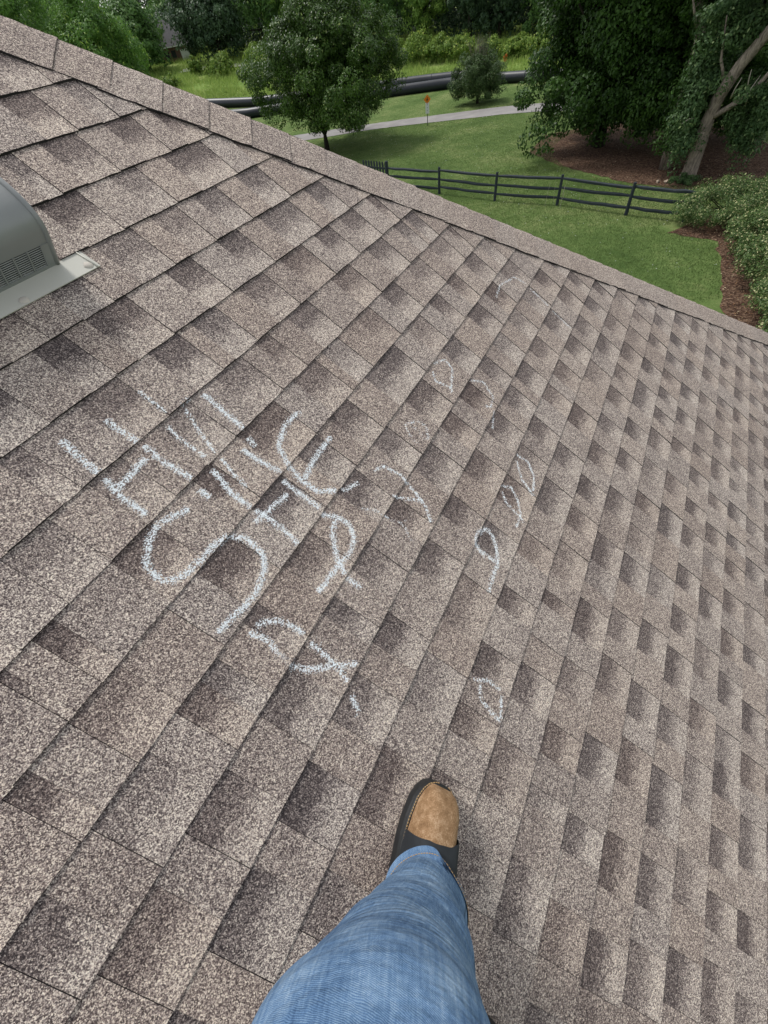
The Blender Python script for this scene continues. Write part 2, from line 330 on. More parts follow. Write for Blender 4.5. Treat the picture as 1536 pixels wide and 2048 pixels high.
# ------------------------------------------------------------------ roof frame
P0 = Vector((0.4509590238839807, 3.2097122285460022, HC-0.05531611167416095))
RU = Vector((0.599311267495551, 0.8005160864419584, 0.0))
RV = Vector((0.6557443886951496, -0.4909270499344063, -0.5735764363510072))
RN = Vector((0.45915716410306173, -0.3437508210751366, 0.8191520442890108))
E = 0.143
S_HIP, C_LOW, C_CREST = 0.8116, -1.809, -1.629
V_RIDGE, V_EAVE, A_LEFT = -1.15, 7.6, -8.0
def rp(a, b, h=0.0): return P0 + RU*a + RV*b + RN*h
def crest(b): return S_HIP*b + C_CREST
SLOTS = {
 0: [(-2.046,-1.949),(-1.867,-1.807)],
 1: [(-2.190,-2.148),(-2.070,-1.964),(-1.870,-1.773)],
 2: [(-2.226,-2.112),(-2.005,-1.916),(-1.815,-1.651)],
 3: [(-2.214,-2.096),(-2.024,-1.931),(-1.861,-1.763),(-1.668,-1.561)],
 4: [(-2.531,-2.457),(-2.393,-2.273),(-2.140,-2.044),(-1.936,-1.844),(-1.742,-1.582),(-1.485,-1.392)],
 5: [(-2.755,-2.708),(-2.571,-2.463),(-2.364,-2.267),(-2.219,-2.124),(-2.021,-1.912),(-1.824,-1.705),(-1.631,-1.541),(-1.475,-1.377),(-1.274,-1.229)],
 6: [(-2.893,-2.792),(-2.695,-2.610),(-2.506,-2.402),(-2.308,-2.201),(-2.139,-2.081),(-1.988,-1.881),(-1.738,-1.622),(-1.503,-1.388),(-1.290,-1.222),(-1.196,-1.122)],
 7: [(-3.046,-3.029),(-2.973,-2.930),(-2.796,-2.689),(-2.558,-2.496),(-2.399,-2.248),(-2.156,-2.045),(-2.008,-1.918),(-1.804,-1.719),(-1.631,-1.532),(-1.425,-1.322),(-1.227,-1.113),(-1.041,-1.009)],
 8: [(-3.174,-3.129),(-3.049,-2.938),(-2.721,-2.612),(-2.531,-2.411),(-2.338,-2.251),(-2.182,-2.084),(-1.973,-1.880),(-1.860,-1.779),(-1.680,-1.574),(-1.487,-1.412),(-1.321,-1.237),(-1.142,-1.033),(-0.964,-0.883)],
 9: [(-3.330,-3.249),(-3.157,-3.029),(-2.956,-2.890),(-2.886,-2.840),(-2.753,-2.703),(-2.601,-2.490),(-2.355,-2.260),(-2.156,-2.069),(-1.940,-1.813),(-1.644,-1.535),(-1.388,-1.278),(-1.197,-1.091),(-1.000,-0.868)],
 10: [(-3.302,-3.183),(-3.104,-2.993),(-2.887,-2.776),(-2.771,-2.725),(-2.640,-2.590),(-2.506,-2.420),(-2.320,-2.248),(-2.130,-2.007),(-1.928,-1.843),(-1.762,-1.670),(-1.577,-1.495),(-1.414,-1.320),(-1.226,-1.123),(-1.025,-0.913),(-0.836,-0.734)],
 11: [(-3.225,-3.100),(-3.022,-2.910),(-2.820,-2.708),(-2.628,-2.542),(-2.398,-2.293),(-2.197,-2.113),(-2.011,-1.899),(-1.806,-1.690),(-1.619,-1.524),(-1.470,-1.355),(-1.278,-1.163),(-1.058,-0.923),(-0.811,-0.688),(-0.609,-0.536)],
 12: [(-3.149,-3.051),(-2.946,-2.807),(-2.697,-2.566),(-2.472,-2.316),(-2.210,-2.107),(-2.011,-1.897),(-1.820,-1.734),(-1.655,-1.568),(-1.451,-1.356),(-1.287,-1.178),(-1.083,-0.963),(-0.902,-0.784),(-0.686,-0.586),(-0.493,-0.416)],
 13: [(-2.818,-2.788),(-2.698,-2.624),(-2.542,-2.451),(-2.329,-2.258),(-2.134,-2.041),(-1.927,-1.782),(-1.684,-1.586),(-1.454,-1.331),(-1.134,-1.002),(-0.899,-0.769),(-0.687,-0.558),(-0.403,-0.300)],
 14: [(-2.777,-2.640),(-2.535,-2.430),(-2.223,-2.176),(-2.104,-1.973),(-1.896,-1.804),(-1.740,-1.640),(-1.546,-1.435),(-1.342,-1.254),(-1.149,-1.042),(-0.966,-0.865),(-0.791,-0.661),(-0.589,-0.498),(-0.408,-0.331)],
 15: [(-3.004,-2.861),(-2.740,-2.696),(-2.615,-2.527),(-2.433,-2.331),(-2.241,-2.113),(-2.046,-1.948),(-1.942,-1.823),(-1.700,-1.579),(-1.448,-1.345),(-1.241,-1.138),(-1.029,-0.835),(-0.735,-0.634),(-0.482,-0.391)],
 16: [(-3.132,-3.083),(-3.001,-2.893),(-2.787,-2.703),(-2.602,-2.490),(-2.354,-2.233),(-2.163,-2.055),(-1.934,-1.815),(-1.771,-1.666),(-1.567,-1.484),(-1.373,-1.269),(-1.187,-1.063),(-0.986,-0.901),(-0.816,-0.728),(-0.641,-0.566),(-0.483,-0.396),(-0.288,-0.194),(-0.072,0.028)],
 17: [(-3.012,-2.902),(-2.811,-2.685),(-2.552,-2.430),(-2.358,-2.246),(-2.132,-2.011),(-1.899,-1.766),(-1.594,-1.439),(-1.351,-1.237),(-1.078,-0.992),(-0.861,-0.755),(-0.643,-0.536),(-0.406,-0.292),(-0.191,-0.104),(0.026,0.156)],
 18: [(-2.999,-2.878),(-2.799,-2.686),(-2.606,-2.446),(-2.360,-2.252),(-2.166,-2.032),(-1.961,-1.855),(-1.763,-1.658),(-1.548,-1.447),(-1.365,-1.282),(-1.167,-1.073),(-0.968,-0.897),(-0.789,-0.685),(-0.556,-0.456),(-0.316,-0.206),(-0.078,0.025),(0.107,0.228)],
 19: [(-2.957,-2.845),(-2.740,-2.612),(-2.495,-2.339),(-2.252,-2.153),(-2.054,-1.919),(-1.806,-1.676),(-1.561,-1.471),(-1.426,-1.320),(-1.206,-1.125),(-1.017,-0.871),(-0.778,-0.672),(-0.539,-0.478),(-0.414,-0.342),(-0.218,-0.128),(-0.027,0.071),(0.158,0.250),(0.322,0.398)],
 20: [(-2.939,-2.823),(-2.755,-2.666),(-2.601,-2.493),(-2.396,-2.293),(-2.286,-2.175),(-2.087,-1.967),(-1.889,-1.780),(-1.690,-1.587),(-1.502,-1.419),(-1.338,-1.266),(-1.167,-1.065),(-0.973,-0.906),(-0.825,-0.736),(-0.639,-0.533),(-0.418,-0.302),(-0.203,-0.099),(0.031,0.140),(0.272,0.380),(0.465,0.517)],
 21: [(-2.918,-2.853),(-2.754,-2.664),(-2.547,-2.403),(-2.309,-2.200),(-2.121,-2.009),(-1.844,-1.771),(-1.664,-1.562),(-1.424,-1.312),(-1.231,-1.214),(-1.157,-1.063),(-0.962,-0.815),(-0.728,-0.610),(-0.470,-0.370),(-0.252,-0.213),(-0.094,-0.005),(0.159,0.240),(0.343,0.423),(0.548,0.620)],
 22: [(-2.276,-2.213),(-2.125,-2.050),(-1.989,-1.887),(-1.590,-1.513),(-1.433,-1.345),(-1.253,-1.147),(-1.106,-0.992),(-0.920,-0.830),(-0.736,-0.664),(-0.560,-0.470),(-0.383,-0.287),(-0.188,-0.136),(-0.044,0.030),(0.122,0.203),(0.293,0.403),(0.511,0.630)],
}
CHALK = [
 ("first_h_left", 1.00, [[(-2.652,0.757),(-2.661,0.813),(-2.665,0.855)],[(-2.665,0.871),(-2.676,0.903),(-2.679,0.944),(-2.680,0.984)],[(-2.676,0.903),(-2.638,0.902),(-2.578,0.895)]]),
 ("first_h_right", 1.00, [[(-2.560,0.779),(-2.562,0.817),(-2.560,0.856)],[(-2.559,0.873),(-2.562,0.929),(-2.557,0.998)]]),
 ("second", 0.68, [[(-2.458,0.773),(-2.461,0.813),(-2.461,0.850)],[(-2.487,0.872),(-2.494,0.915),(-2.494,0.985)],[(-2.423,0.869),(-2.448,0.928),(-2.471,0.992)],[(-2.473,1.013),(-2.486,1.057),(-2.494,1.102)],[(-2.423,0.856),(-2.396,0.860)]]),
 ("second_b", 1.00, [[(-2.361,0.871),(-2.367,0.937),(-2.372,1.000)]]),
 ("second_c", 1.00, [[(-2.508,1.015),(-2.527,1.082),(-2.532,1.141)],[(-2.566,1.027),(-2.568,1.056)]]),
 ("e_mark", 1.00, [[(-2.224,1.074),(-2.282,1.066),(-2.350,1.093),(-2.377,1.141),(-2.390,1.194),(-2.389,1.245),(-2.353,1.282)],[(-2.226,1.182),(-2.310,1.184),(-2.386,1.199)],[(-2.420,1.033),(-2.418,1.086),(-2.407,1.141)],[(-2.385,1.023),(-2.390,1.051)]]),
 ("t_mark", 1.00, [[(-2.421,1.159),(-2.423,1.195),(-2.422,1.275)],[(-2.444,1.189),(-2.491,1.181),(-2.555,1.171)],[(-2.528,1.154),(-2.526,1.213),(-2.534,1.284)]]),
 ("c_mark", 1.00, [[(-2.617,1.041),(-2.654,1.024),(-2.686,1.017),(-2.724,1.027),(-2.764,1.056),(-2.772,1.085),(-2.770,1.110),(-2.743,1.127),(-2.702,1.134),(-2.657,1.134),(-2.615,1.144)]]),
 ("d_mark", 1.00, [[(-2.614,1.150),(-2.597,1.181),(-2.605,1.231),(-2.632,1.258),(-2.690,1.276),(-2.737,1.269),(-2.798,1.258)]]),
 ("r_mark", 1.00, [[(-2.434,1.290),(-2.415,1.323),(-2.408,1.363),(-2.437,1.397),(-2.476,1.407),(-2.519,1.398),(-2.582,1.397),(-2.606,1.392)],[(-2.421,1.326),(-2.458,1.340),(-2.506,1.386),(-2.528,1.426)],[(-2.532,1.435),(-2.533,1.480)]]),
 ("low_mark", 0.85, [[(-2.745,1.317),(-2.728,1.329),(-2.711,1.348),(-2.704,1.381),(-2.702,1.418)],[(-2.762,1.312),(-2.757,1.357),(-2.768,1.395),(-2.772,1.436),(-2.762,1.473),(-2.726,1.520),(-2.691,1.566)],[(-2.710,1.444),(-2.716,1.494),(-2.723,1.531),(-2.737,1.567)]]),
 ("low_dash", 0.80, [[(-2.756,1.593),(-2.781,1.629)]]),
 ("dash", 0.80, [[(-2.340,1.297),(-2.290,1.320)]]),
 ("far_arc", 0.50, [[(-1.163,1.342),(-1.079,1.325),(-0.951,1.356),(-0.924,1.420)],[(-0.926,1.450),(-0.930,1.559)],[(-0.931,1.590),(-0.935,1.709)]]),
 ("loop_nine", 0.55, [[(-1.719,1.294),(-1.668,1.317),(-1.681,1.358),(-1.778,1.401)],[(-1.755,1.307),(-1.783,1.333),(-1.760,1.392)]]),
 ("faint_circle", 0.36, [[(-2.020,1.336),(-1.977,1.355),(-1.970,1.392),(-2.004,1.418),(-2.051,1.396),(-2.038,1.360),(-2.020,1.336)],[(-2.009,1.353),(-1.999,1.387),(-2.019,1.403)]]),
 ("hook", 0.55, [[(-1.657,1.438),(-1.623,1.481),(-1.653,1.542),(-1.699,1.554),(-1.712,1.534)],[(-1.702,1.571),(-1.777,1.598)]]),
 ("big_hook", 0.70, [[(-2.226,1.337),(-2.195,1.349),(-2.182,1.405),(-2.198,1.479),(-2.217,1.526),(-2.247,1.561)],[(-2.256,1.421),(-2.238,1.455),(-2.203,1.509)]]),
 ("faint_y", 0.26, [[(-2.349,1.366),(-2.327,1.403),(-2.322,1.443),(-2.314,1.481),(-2.290,1.494)],[(-2.307,1.490),(-2.337,1.538)]]),
 ("smudge", 0.30, [[(-2.378,1.255),(-2.354,1.279)]]),
 ("loop_a", 0.72, [[(-1.795,1.723),(-1.787,1.779),(-1.827,1.819),(-1.885,1.836)],[(-1.818,1.732),(-1.874,1.779),(-1.900,1.845)]]),
 ("loop_b", 0.70, [[(-1.957,1.718),(-1.934,1.758),(-1.962,1.798),(-2.005,1.827),(-2.058,1.827)],[(-1.974,1.731),(-2.000,1.759),(-2.012,1.824),(-2.023,1.845)]]),
 ("loop_c", 0.85, [[(-2.203,1.716),(-2.173,1.711),(-2.138,1.731),(-2.139,1.762),(-2.174,1.793),(-2.214,1.816),(-2.268,1.815),(-2.315,1.822)],[(-2.203,1.716),(-2.220,1.743),(-2.214,1.816)]]),
 ("low_loop", 0.62, [[(-2.557,1.880),(-2.537,1.923),(-2.539,1.969)],[(-2.559,1.903),(-2.592,1.921),(-2.601,1.953),(-2.611,1.997)],[(-2.549,1.976),(-2.605,1.996)]]),
]

# ------------------------------------------------------------------ ground and setting
def hg(x, y):
    r = math.hypot(x, y); return min(4.6, max(0.0, (r-78)*0.085))
def sheet_polar():
    V = []; F = []; nr, na = 90, 120
    radii = [0.0] + [3.0*(1.075**i) for i in range(nr)]
    radii = [r for r in radii if r < 900] + [900]
    for r in radii:
        for j in range(na):
            a = 2*math.pi*j/na; x, y = r*math.sin(a), r*math.cos(a); V.append((x, y, hg(x, y)))
    for i in range(len(radii)-1):
        for j in range(na):
            F.append((i*na+j, (i+1)*na+j, (i+1)*na+(j+1) % na, i*na+(j+1) % na)[::-1])
    return mesh('ground', V, F, True)
tag(link('ground', sheet_polar(), M['ground']), 'green mown lawn sloping up into rough meadow', None, None, 'structure')
def ribbon(name, near, far, z, mat, sub=6):
    def dens(P):
        o = []
        for i in range(len(P)-1):
            for k in range(sub):
                t = k/sub; o.append((P[i][0]*(1-t)+P[i+1][0]*t, P[i][1]*(1-t)+P[i+1][1]*t))
        return o+[P[-1]]
    a, b = dens(near), dens(far); V = []; F = []
    for i, (p, q) in enumerate(zip(a, b)):
        w = random.uniform(-.06, .06)
        V += [(p[0], p[1]+w, z), (q[0], q[1]-w, z)]
        if i: F.append((2*i-2, 2*i, 2*i+1, 2*i-1))
    return link(name, mesh(name, V, F), mat)
tag(ribbon('path', [(-45, 54), (-20, 52), (-1.2, 50.3), (5.5, 49.4), (8.2, 48.6), (12.7, 46.8), (16.3, 45.5), (19.0, 44.0), (22.5, 40.5), (25.2, 35.5), (26.8, 29.9), (28.0, 20)],
           [(-45, 57), (-20, 55), (-1.1, 53.4), (5.0, 52.2), (8.8, 51.2), (13.6, 49.7), (17.4, 48.5), (20.6, 46.8), (24.6, 42.6), (27.6, 36.8), (29.2, 31.2), (30.6, 20)], 0.02, M['path']),
    'pale grey asphalt walking path curving across the lawn', None, None, 'structure')
def poly_sheet(name, pts, z, mat, jit=0.25):
    out = []
    for i in range(len(pts)):
        p, q = pts[i], pts[(i+1) % len(pts)]
        for k in range(6):
            t = k/6; out.append((p[0]*(1-t)+q[0]*t+random.uniform(-jit, jit)*.5, p[1]*(1-t)+q[1]*t+random.uniform(-jit, jit)*.5, z))
    return link(name, mesh(name, out, [tuple(range(len(out)))][:1]), mat)
tag(poly_sheet('mulch_bed', [(14.0, 33.0), (14.4, 29.5), (15.2, 26.6), (16.0, 24.4), (17.4, 22.0), (19.2, 20.9), (21.5, 21.5), (24.5, 24.0), (26.0, 29.0), (24.5, 33.5), (20.5, 36.5), (16.5, 36.4)], 0.012, M['mulch']),
    'reddish brown mulch bed under the big dark trees', None, None, 'structure')
tag(poly_sheet('mulch_strip', [(14.2, 17.6), (15.3, 16.0), (14.1, 14.0), (12.9, 12.3), (12.0, 10.8), (11.0, 9.3), (9.9, 7.4), (12, 6.2), (14.0, 7.0), (16.4, 10.5), (18.6, 14.5), (19.4, 17.6), (17.0, 18.6)], 0.012, M['mulch'], .18),
    'brown mulch strip along the hedge', None, None, 'structure')

# distant hill
def hill():
    V = []; F = []; n = 60
    for i in range(n+1):
        a = math.radians(-75 + 150*i/n)
        h = 20 + 12*math.sin(i*.35) + 6*math.sin(i*.9+1)
        for r, z in ((420, 2.0), (520, h*.7), (640, h)):
            V.append((r*math.sin(a), r*math.cos(a), z))
    for i in range(n):
        for k in range(2):
            F.append((3*i+k, 3*i+k+1, 3*i+k+4, 3*i+k+3))
    return mesh('hill', V, F, True)
tag(link('hill', hill(), M['hill']), 'haze-tinted wooded hills on the horizon', None, None, 'structure')

# ------------------------------------------------------------------ foliage
def leaf_quads(C, Nn, L, W, droop=0.0, rng=rng):
    """C centres (N,3); Nn preferred normals; L, W lengths"""
    N = len(C)
    n = Nn + rng.normal(0, 0.55, (N, 3)); n /= np.linalg.norm(n, axis=1)[:, None]
    t = rng.normal(0, 1, (N, 3)); t[:, 2] -= droop
    t -= n*(t*n).sum(1)[:, None]; t /= np.linalg.norm(t, axis=1)[:, None]
    b = np.cross(n, t)
    l = (L*rng.uniform(.65, 1.25, N))[:, None]; w = (W*rng.uniform(.7, 1.2, N))[:, None]
    V = np.stack([C-t*l*.5, C+b*w*.5-t*l*.06, C+t*l*.5, C-b*w*.5-t*l*.06], 1)
    return V
def crown_points(N, centre, rad, nclus, clus_r, rng, hollow=0.55, squash=0.8, flat_bottom=None, shape=None, zmin=None):
    centre = np.array(centre, float); rad = np.array(rad, float)
    d = rng.normal(0, 1, (nclus, 3)); d /= np.linalg.norm(d, axis=1)[:, None]
    r = rng.uniform(hollow, 1.0, nclus)**0.7
    lump = 1 + .14*np.sin(d[:, 0]*5+centre[0]) + .12*np.sin(d[:, 1]*6+2) + .10*np.sin(d[:, 2]*7+centre[1])
    cc = d*r[:, None]*lump[:, None]
    if shape is not None:
        f = shape((cc[:, 2]+1)/2); cc[:, 0] *= f; cc[:, 1] *= f
    if flat_bottom is not None:
        m = cc[:, 2] < -flat_bottom; cc[m, 2] = -flat_bottom + (cc[m, 2]+flat_bottom)*.35
    cc = cc*rad + centre
    cr = clus_r*rng.uniform(.6, 1.35, nclus)
    idx = rng.integers(0, nclus, N)
    e = rng.normal(0, 1, (N, 3)); e /= np.linalg.norm(e, axis=1)[:, None]
    rr = rng.uniform(.35, 1.0, N)**.5
    off = e*(rr*cr[idx])[:, None]; off[:, 2] *= squash
    P = cc[idx] + off
    nrm = e*.6 + (P-centre)/rad*.5 + np.array([0, 0, .55])
    ct = rng.uniform(0, 1, nclus)
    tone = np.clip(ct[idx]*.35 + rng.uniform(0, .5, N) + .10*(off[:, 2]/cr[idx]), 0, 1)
    if zmin is not None:
        m = P[:, 2] > zmin + rng.uniform(0, .35, len(P)); P = P[m]; nrm = nrm[m]; tone = tone[m]
    return P, nrm, tone, cc
def tree(name, label, cat, base, centre, rad, N, leaf, mat, bark, trunk_r, nclus=90, clus_r=.8, droop=.3, hollow=.5, limbs=9, group=None,
         shape=None, flat_bottom=None, seed=1, trunk_path=None, open_base=None, zmin=None, squash=.8, glint=0.02, lw=.55):
    r = np.random.default_rng(seed); random.seed(seed)
    root = empty(name, base); tag(root, label, cat, group)
    c = np.array(centre, float)-np.array(base, float)
    P, nrm, tone, cc = crown_points(N, c, rad, nclus, clus_r, r, hollow, squash, flat_bottom, shape, zmin)
    if open_base:
        m = ~((np.hypot(P[:, 0], P[:, 1]) < open_base[0]*(1.25-P[:, 2]/open_base[1]*.6)) & (P[:, 2] < open_base[1])); P = P[m]; nrm = nrm[m]; tone = tone[m]
    g = r.uniform(0, 1, len(P)) < glint; tone = np.where(g, 1.0, tone*.85)
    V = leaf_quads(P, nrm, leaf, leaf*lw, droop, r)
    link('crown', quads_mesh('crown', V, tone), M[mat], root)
    b = MB()
    tp = trunk_path or [(0, 0, -.1), (random.uniform(-.1, .1), random.uniform(-.1, .1), c[2]*.45), (c[0]*.8, c[1]*.8, c[2]*1.05)]
    rr = [trunk_r*(1.25 if i == 0 else 1-.6*i/(len(tp)-1)) for i in range(len(tp))]
    b.tube(tp, rr, 10, jit=.06)
    b.build('trunk', M[bark], root, True)
    sel = r.choice(len(cc), min(limbs, len(cc)), replace=False)
    lb = MB()
    for s_ in sel:
        k = random.uniform(.35, .8); i0 = min(int(k*(len(tp)-1)), len(tp)-2); f = k*(len(tp)-1)-i0
        q = Vector(tp[i0]).lerp(Vector(tp[i0+1]), f); e = Vector(cc[s_]); m_ = q.lerp(e, .5) + Vector((random.uniform(-.2, .2), random.uniform(-.2, .2), random.uniform(0, .35)))
        lb.tube([q, m_, e], [trunk_r*.42, trunk_r*.25, trunk_r*.08], 6)
    if limbs: lb.build('branches', M[bark], root, True)
    return root

# pear tree in front, just past the hip
pear = tree('pear_tree', 'round dark green tree with forked black trunk just beyond the roof ridge', 'tree', (1.1, 44.8, 0), (2.2, 44.8, 4.7), (5.0, 4.9, 3.8), 200000, .16, 'leaf_pear', 'bark_dark', .20,
     nclus=560, clus_r=.78, droop=1.1, hollow=.1, limbs=0, seed=3, trunk_path=[(0, 0, -.1), (0, 0, .9), (0, 0, 1.3)], glint=.025,
     shape=lambda h: np.interp(h, [0, .2, .45, .75, 1], [.95, 1.28, 1.15, .9, .75]), flat_bottom=.75, open_base=(2.1, 2.7))
bb = MB()
for e in ((-2.6, 0, 4.6), (-1.2, .6, 5.6), (.2, -.4, 6.4), (1.3, .3, 5.3), (2.6, -.3, 4.3), (-1.8, -1.2, 3.8), (.9, 1.5, 5.0), (1.9, -1.3, 3.9), (-.4, .2, 6.8)):
    bb.tube([(random.uniform(-.06, .06), random.uniform(-.06, .06), 1.0), (e[0]*.35, e[1]*.35, 2.0+random.uniform(-.2, .2)), (e[0]*.75, e[1]*.75, e[2]*.7), e], [.12, .095, .06, .02], 7)
bb.build('limbs', M['bark_dark'], pear, True)

# small shrubby evergreen by the pipes
tree('shrub_tree', 'small bushy dark tree with thin twiggy top beside the black pipes', 'tree', (16.3, 52.1, 0), (16.3, 52.1, 1.85), (2.25, 2.1, 1.8), 46000, .13, 'leaf_shrub', 'bark_dark', .12,
     nclus=170, clus_r=.5, droop=.2, hollow=.1, limbs=14, seed=5, shape=lambda h: np.interp(h, [0, .3, .6, .8, 1], [1.2, 1.2, 1.12, .85, .5]), zmin=.08)
tw = MB()
for i in range(46):
    a = random.uniform(0, 6.28); r_ = random.uniform(0, 1.0); x, y = math.cos(a)*r_, math.sin(a)*r_
    tw.tube([(x*.5, y*.5, 2.4), (x*.9, y*.9, 3.3), (x*1.2+random.uniform(-.2, .2), y*1.2, 3.7+random.uniform(0, .7))], [.02, .012, .005], 4, False)
twn = tw.build('twigs', M['bark_grey'], bpy.data.objects['shrub_tree'])

# big dark trees over the mulch
tree('big_shade_tree', 'huge dense dark green tree sweeping down to the mulch bed, left of the leaning trunk', 'tree', (18.0, 31.5, 0), (17.7, 31.2, 6.3), (4.0, 4.6, 6.5), 130000, .20, 'leaf_oak', 'bark_dark', .34,
     nclus=420, clus_r=.75, droop=1.0, hollow=.35, limbs=16, seed=8, zmin=.35, shape=lambda h: np.interp(h, [0, .15, .5, .8, 1], [1.25, 1.2, 1.05, .95, .9]), glint=.012)
tree('shade_tree', 'dark tree filling the shadow between the big shade tree and the leaning trunk', 'tree', (22.6, 29.2, 0), (22.3, 28.6, 5.6), (4.9, 4.6, 5.6), 120000, .20, 'leaf_oak', 'bark_dark', .36,
     nclus=420, clus_r=.8, droop=1.0, hollow=.3, limbs=16, seed=9, zmin=.5, glint=.006)
# leaning grey trunk
lean = empty('leaning_tree', (18.5, 23.1, 0)); tag(lean, 'tree with a thick bare grey trunk leaning right near the fence end', 'tree')
def bare_tree(root, origin, trunks, clumps, N, leaf, mat, bark, seed, nclus_r=.55, twigs=None, glint=.04, per=14):
    r = np.random.default_rng(seed); random.seed(seed)
    o = Vector(origin)
    b = MB(); b.tube([Vector(q)-o for q in trunks[0][0]], trunks[0][1], 12, jit=.07); b.build('trunk', M[bark], root, True)
    if len(trunks) > 1:
        b = MB()
        for pts, rad in trunks[1:]: b.tube([Vector(q)-o for q in pts], rad, 8, jit=.05)
        b.build('branches', M[bark], root, True)
    Ps = []; Ns = []; Ts = []
    tot = sum(c[3]*c[4]*c[5] for c in clumps)
    for cl in clumps:
        n = int(N*cl[3]*cl[4]*cl[5]/tot)
        P, nr, t, _ = crown_points(n, (cl[0]-o.x, cl[1]-o.y, cl[2]-o.z), cl[3:6], per, nclus_r, r, .2, .8)
        Ps.append(P); Ns.append(nr); Ts.append(t)
    P = np.concatenate(Ps); nr = np.concatenate(Ns); t = np.concatenate(Ts)
    g = r.uniform(0, 1, len(P)) < glint; t = np.where(g, 1.0, t*.85)
    link('crown', quads_mesh('crown', leaf_quads(P, nr, leaf, leaf*.5, .8, r), t), M[mat], root)
    if twigs:
        tb = MB()
        for w in twigs:
            tb = MB(); tb.tube([Vector(q)-o for q in w], [.03, .02, .008], 5); tb.build('dead_twig', M['dead_twig'], root, True)
tw = []
random.seed(4)
for i in range(9):
    x, y, z = 18.5+random.uniform(-.5, .8), 21.6+random.uniform(-.3, .5), 3.3+random.uniform(-.8, 1.3)
    tw.append([(x, y, z), (x-.15+random.uniform(-.2, .2), y-.2, z+.35), (x+random.uniform(-.5, .3), y-.3, z+random.uniform(.5, .9))])
tw.append([(17.6, 22.9, 2.4), (17.2, 22.8, 2.45), (16.9, 22.8, 2.3)])
bare_tree(lean, (18.5, 23.1, 0),
    [([(18.55, 23.15, -.1), (18.48, 23.05, .35), (18.38, 22.94, 1.19), (18.22, 22.84, 2.27), (18.15, 22.62, 3.1), (18.19, 22.2, 4.0), (18.4, 21.63, 4.9), (18.8, 21.1, 6.2), (19.2, 20.8, 8.0)],
      [.44, .34, .29, .27, .25, .23, .20, .16, .07]),
     ([(18.2, 22.8, 2.3), (18.45, 22.1, 2.75), (18.65, 21.5, 3.2), (18.9, 20.9, 4.2), (19.4, 20.3, 5.5)], [.13, .11, .10, .07, .03]),
     ([(18.18, 22.5, 3.3), (17.6, 22.7, 4.2), (17.2, 22.8, 5.4)], [.07, .05, .02]),
     ([(18.2, 22.1, 4.2), (18.9, 22.2, 5.2), (19.3, 22.3, 6.5)], [.09, .06, .02])],
    [(17.5, 23.2, 3.4, .7, .8, 1.5), (17.6, 23.0, 1.5, .55, .6, .9), (19.1, 21.3, 2.7, .9, .9, 1.2), (19.3, 20.8, 5.2, 1.3, 1.1, 1.1), (17.6, 23.0, 5.3, 1.0, 1.0, .9), (18.2, 22.4, 6.6, 2.0, 2.0, 1.2), (19.6, 21.6, 1.7, .7, .8, .9), (20.2, 20.8, 3.9, 1.1, 1.2, 1.7), (18.4, 22.6, 5.2, .8, .8, .5)],
    62000, .14, 'leaf_lean', 'bark_grey', 31, .42, tw, per=26)
sec = empty('tall_tree', (17.9, 25.6, 0)); tag(sec, 'tall tree with a straight grey-brown trunk rising behind the leaning trunk', 'tree')
bare_tree(sec, (17.9, 25.6, 0), [([(18.6, 25.2, -.1), (18.3, 25.2, 2.5), (18.05, 25.2, 4.8), (17.6, 25.5, 5.8), (17.3, 25.6, 8.5)], [.24, .2, .17, .155, .1]),
    ([(18.05, 25.2, 4.6), (17.3, 25.0, 5.4), (16.7, 24.9, 6.2)], [.06, .045, .02])],
    [(17.0, 25.8, 6.6, 1.8, 1.6, 1.1), (18.6, 25.8, 7.2, 1.8, 1.6, 1.2), (19.3, 25.0, 3.2, 1.3, .9, 1.8), (17.9, 24.5, 3.1, .8, .6, 2.2), (18.3, 24.4, 1.5, .9, .6, .9), (20.6, 23.6, 2.6, 1.2, 1.0, 1.5)], 52000, .15, 'leaf_oak', 'bark_grey', 33, .5, per=26)

# low green shoots at the foot of the leaning trunk
P, nr, t_, _ = crown_points(2600, (18.15, 22.75, .18), (.8, .6, .22), 30, .16, np.random.default_rng(50), .1)
tag(link('suckers', quads_mesh('suckers', leaf_quads(P, nr, .10, .04, -.5), t_), M['leaf_lean']), 'low green shoots around the foot of the leaning trunk', None, None, 'stuff')

# left tree mass behind the ridge
G_LEFT = 'feathery trees behind the top of the ridge'
tree('feathery_tree', 'bright feathery tree whose lower right edge touches the meadow, left of the far house', 'tree', (-17.5, 56, 0), (-17.5, 56, 5.9), (4.5, 4.5, 5.2), 70000, .26, 'leaf_willow', 'bark_dark', .3,
     nclus=300, clus_r=.85, droop=1.2, hollow=.3, limbs=10, seed=12, group=G_LEFT, zmin=.3, glint=.05, lw=.34, shape=lambda h: np.interp(h, [0, .2, .6, 1], [1.25, 1.2, .95, .6]))
tree('feathery_tree', 'darkest feathery tree in the top left corner of the photo', 'tree', (-30, 50, 0), (-30, 50, 7.5), (7.0, 6.5, 6.6), 80000, .26, 'leaf_oak', 'bark_dark', .35,
     nclus=300, clus_r=1.1, droop=1.2, hollow=.3, limbs=10, seed=13, group=G_LEFT, zmin=.3, lw=.34)
tree('feathery_tree', 'middle feathery tree between the corner tree and the bright one', 'tree', (-24, 58, 0), (-24, 58, 7.2), (5.2, 5, 6.2), 70000, .26, 'leaf_willow', 'bark_dark', .32,
     nclus=300, clus_r=.95, droop=1.2, hollow=.3, limbs=10, seed=14, group=G_LEFT, zmin=.3, lw=.34)

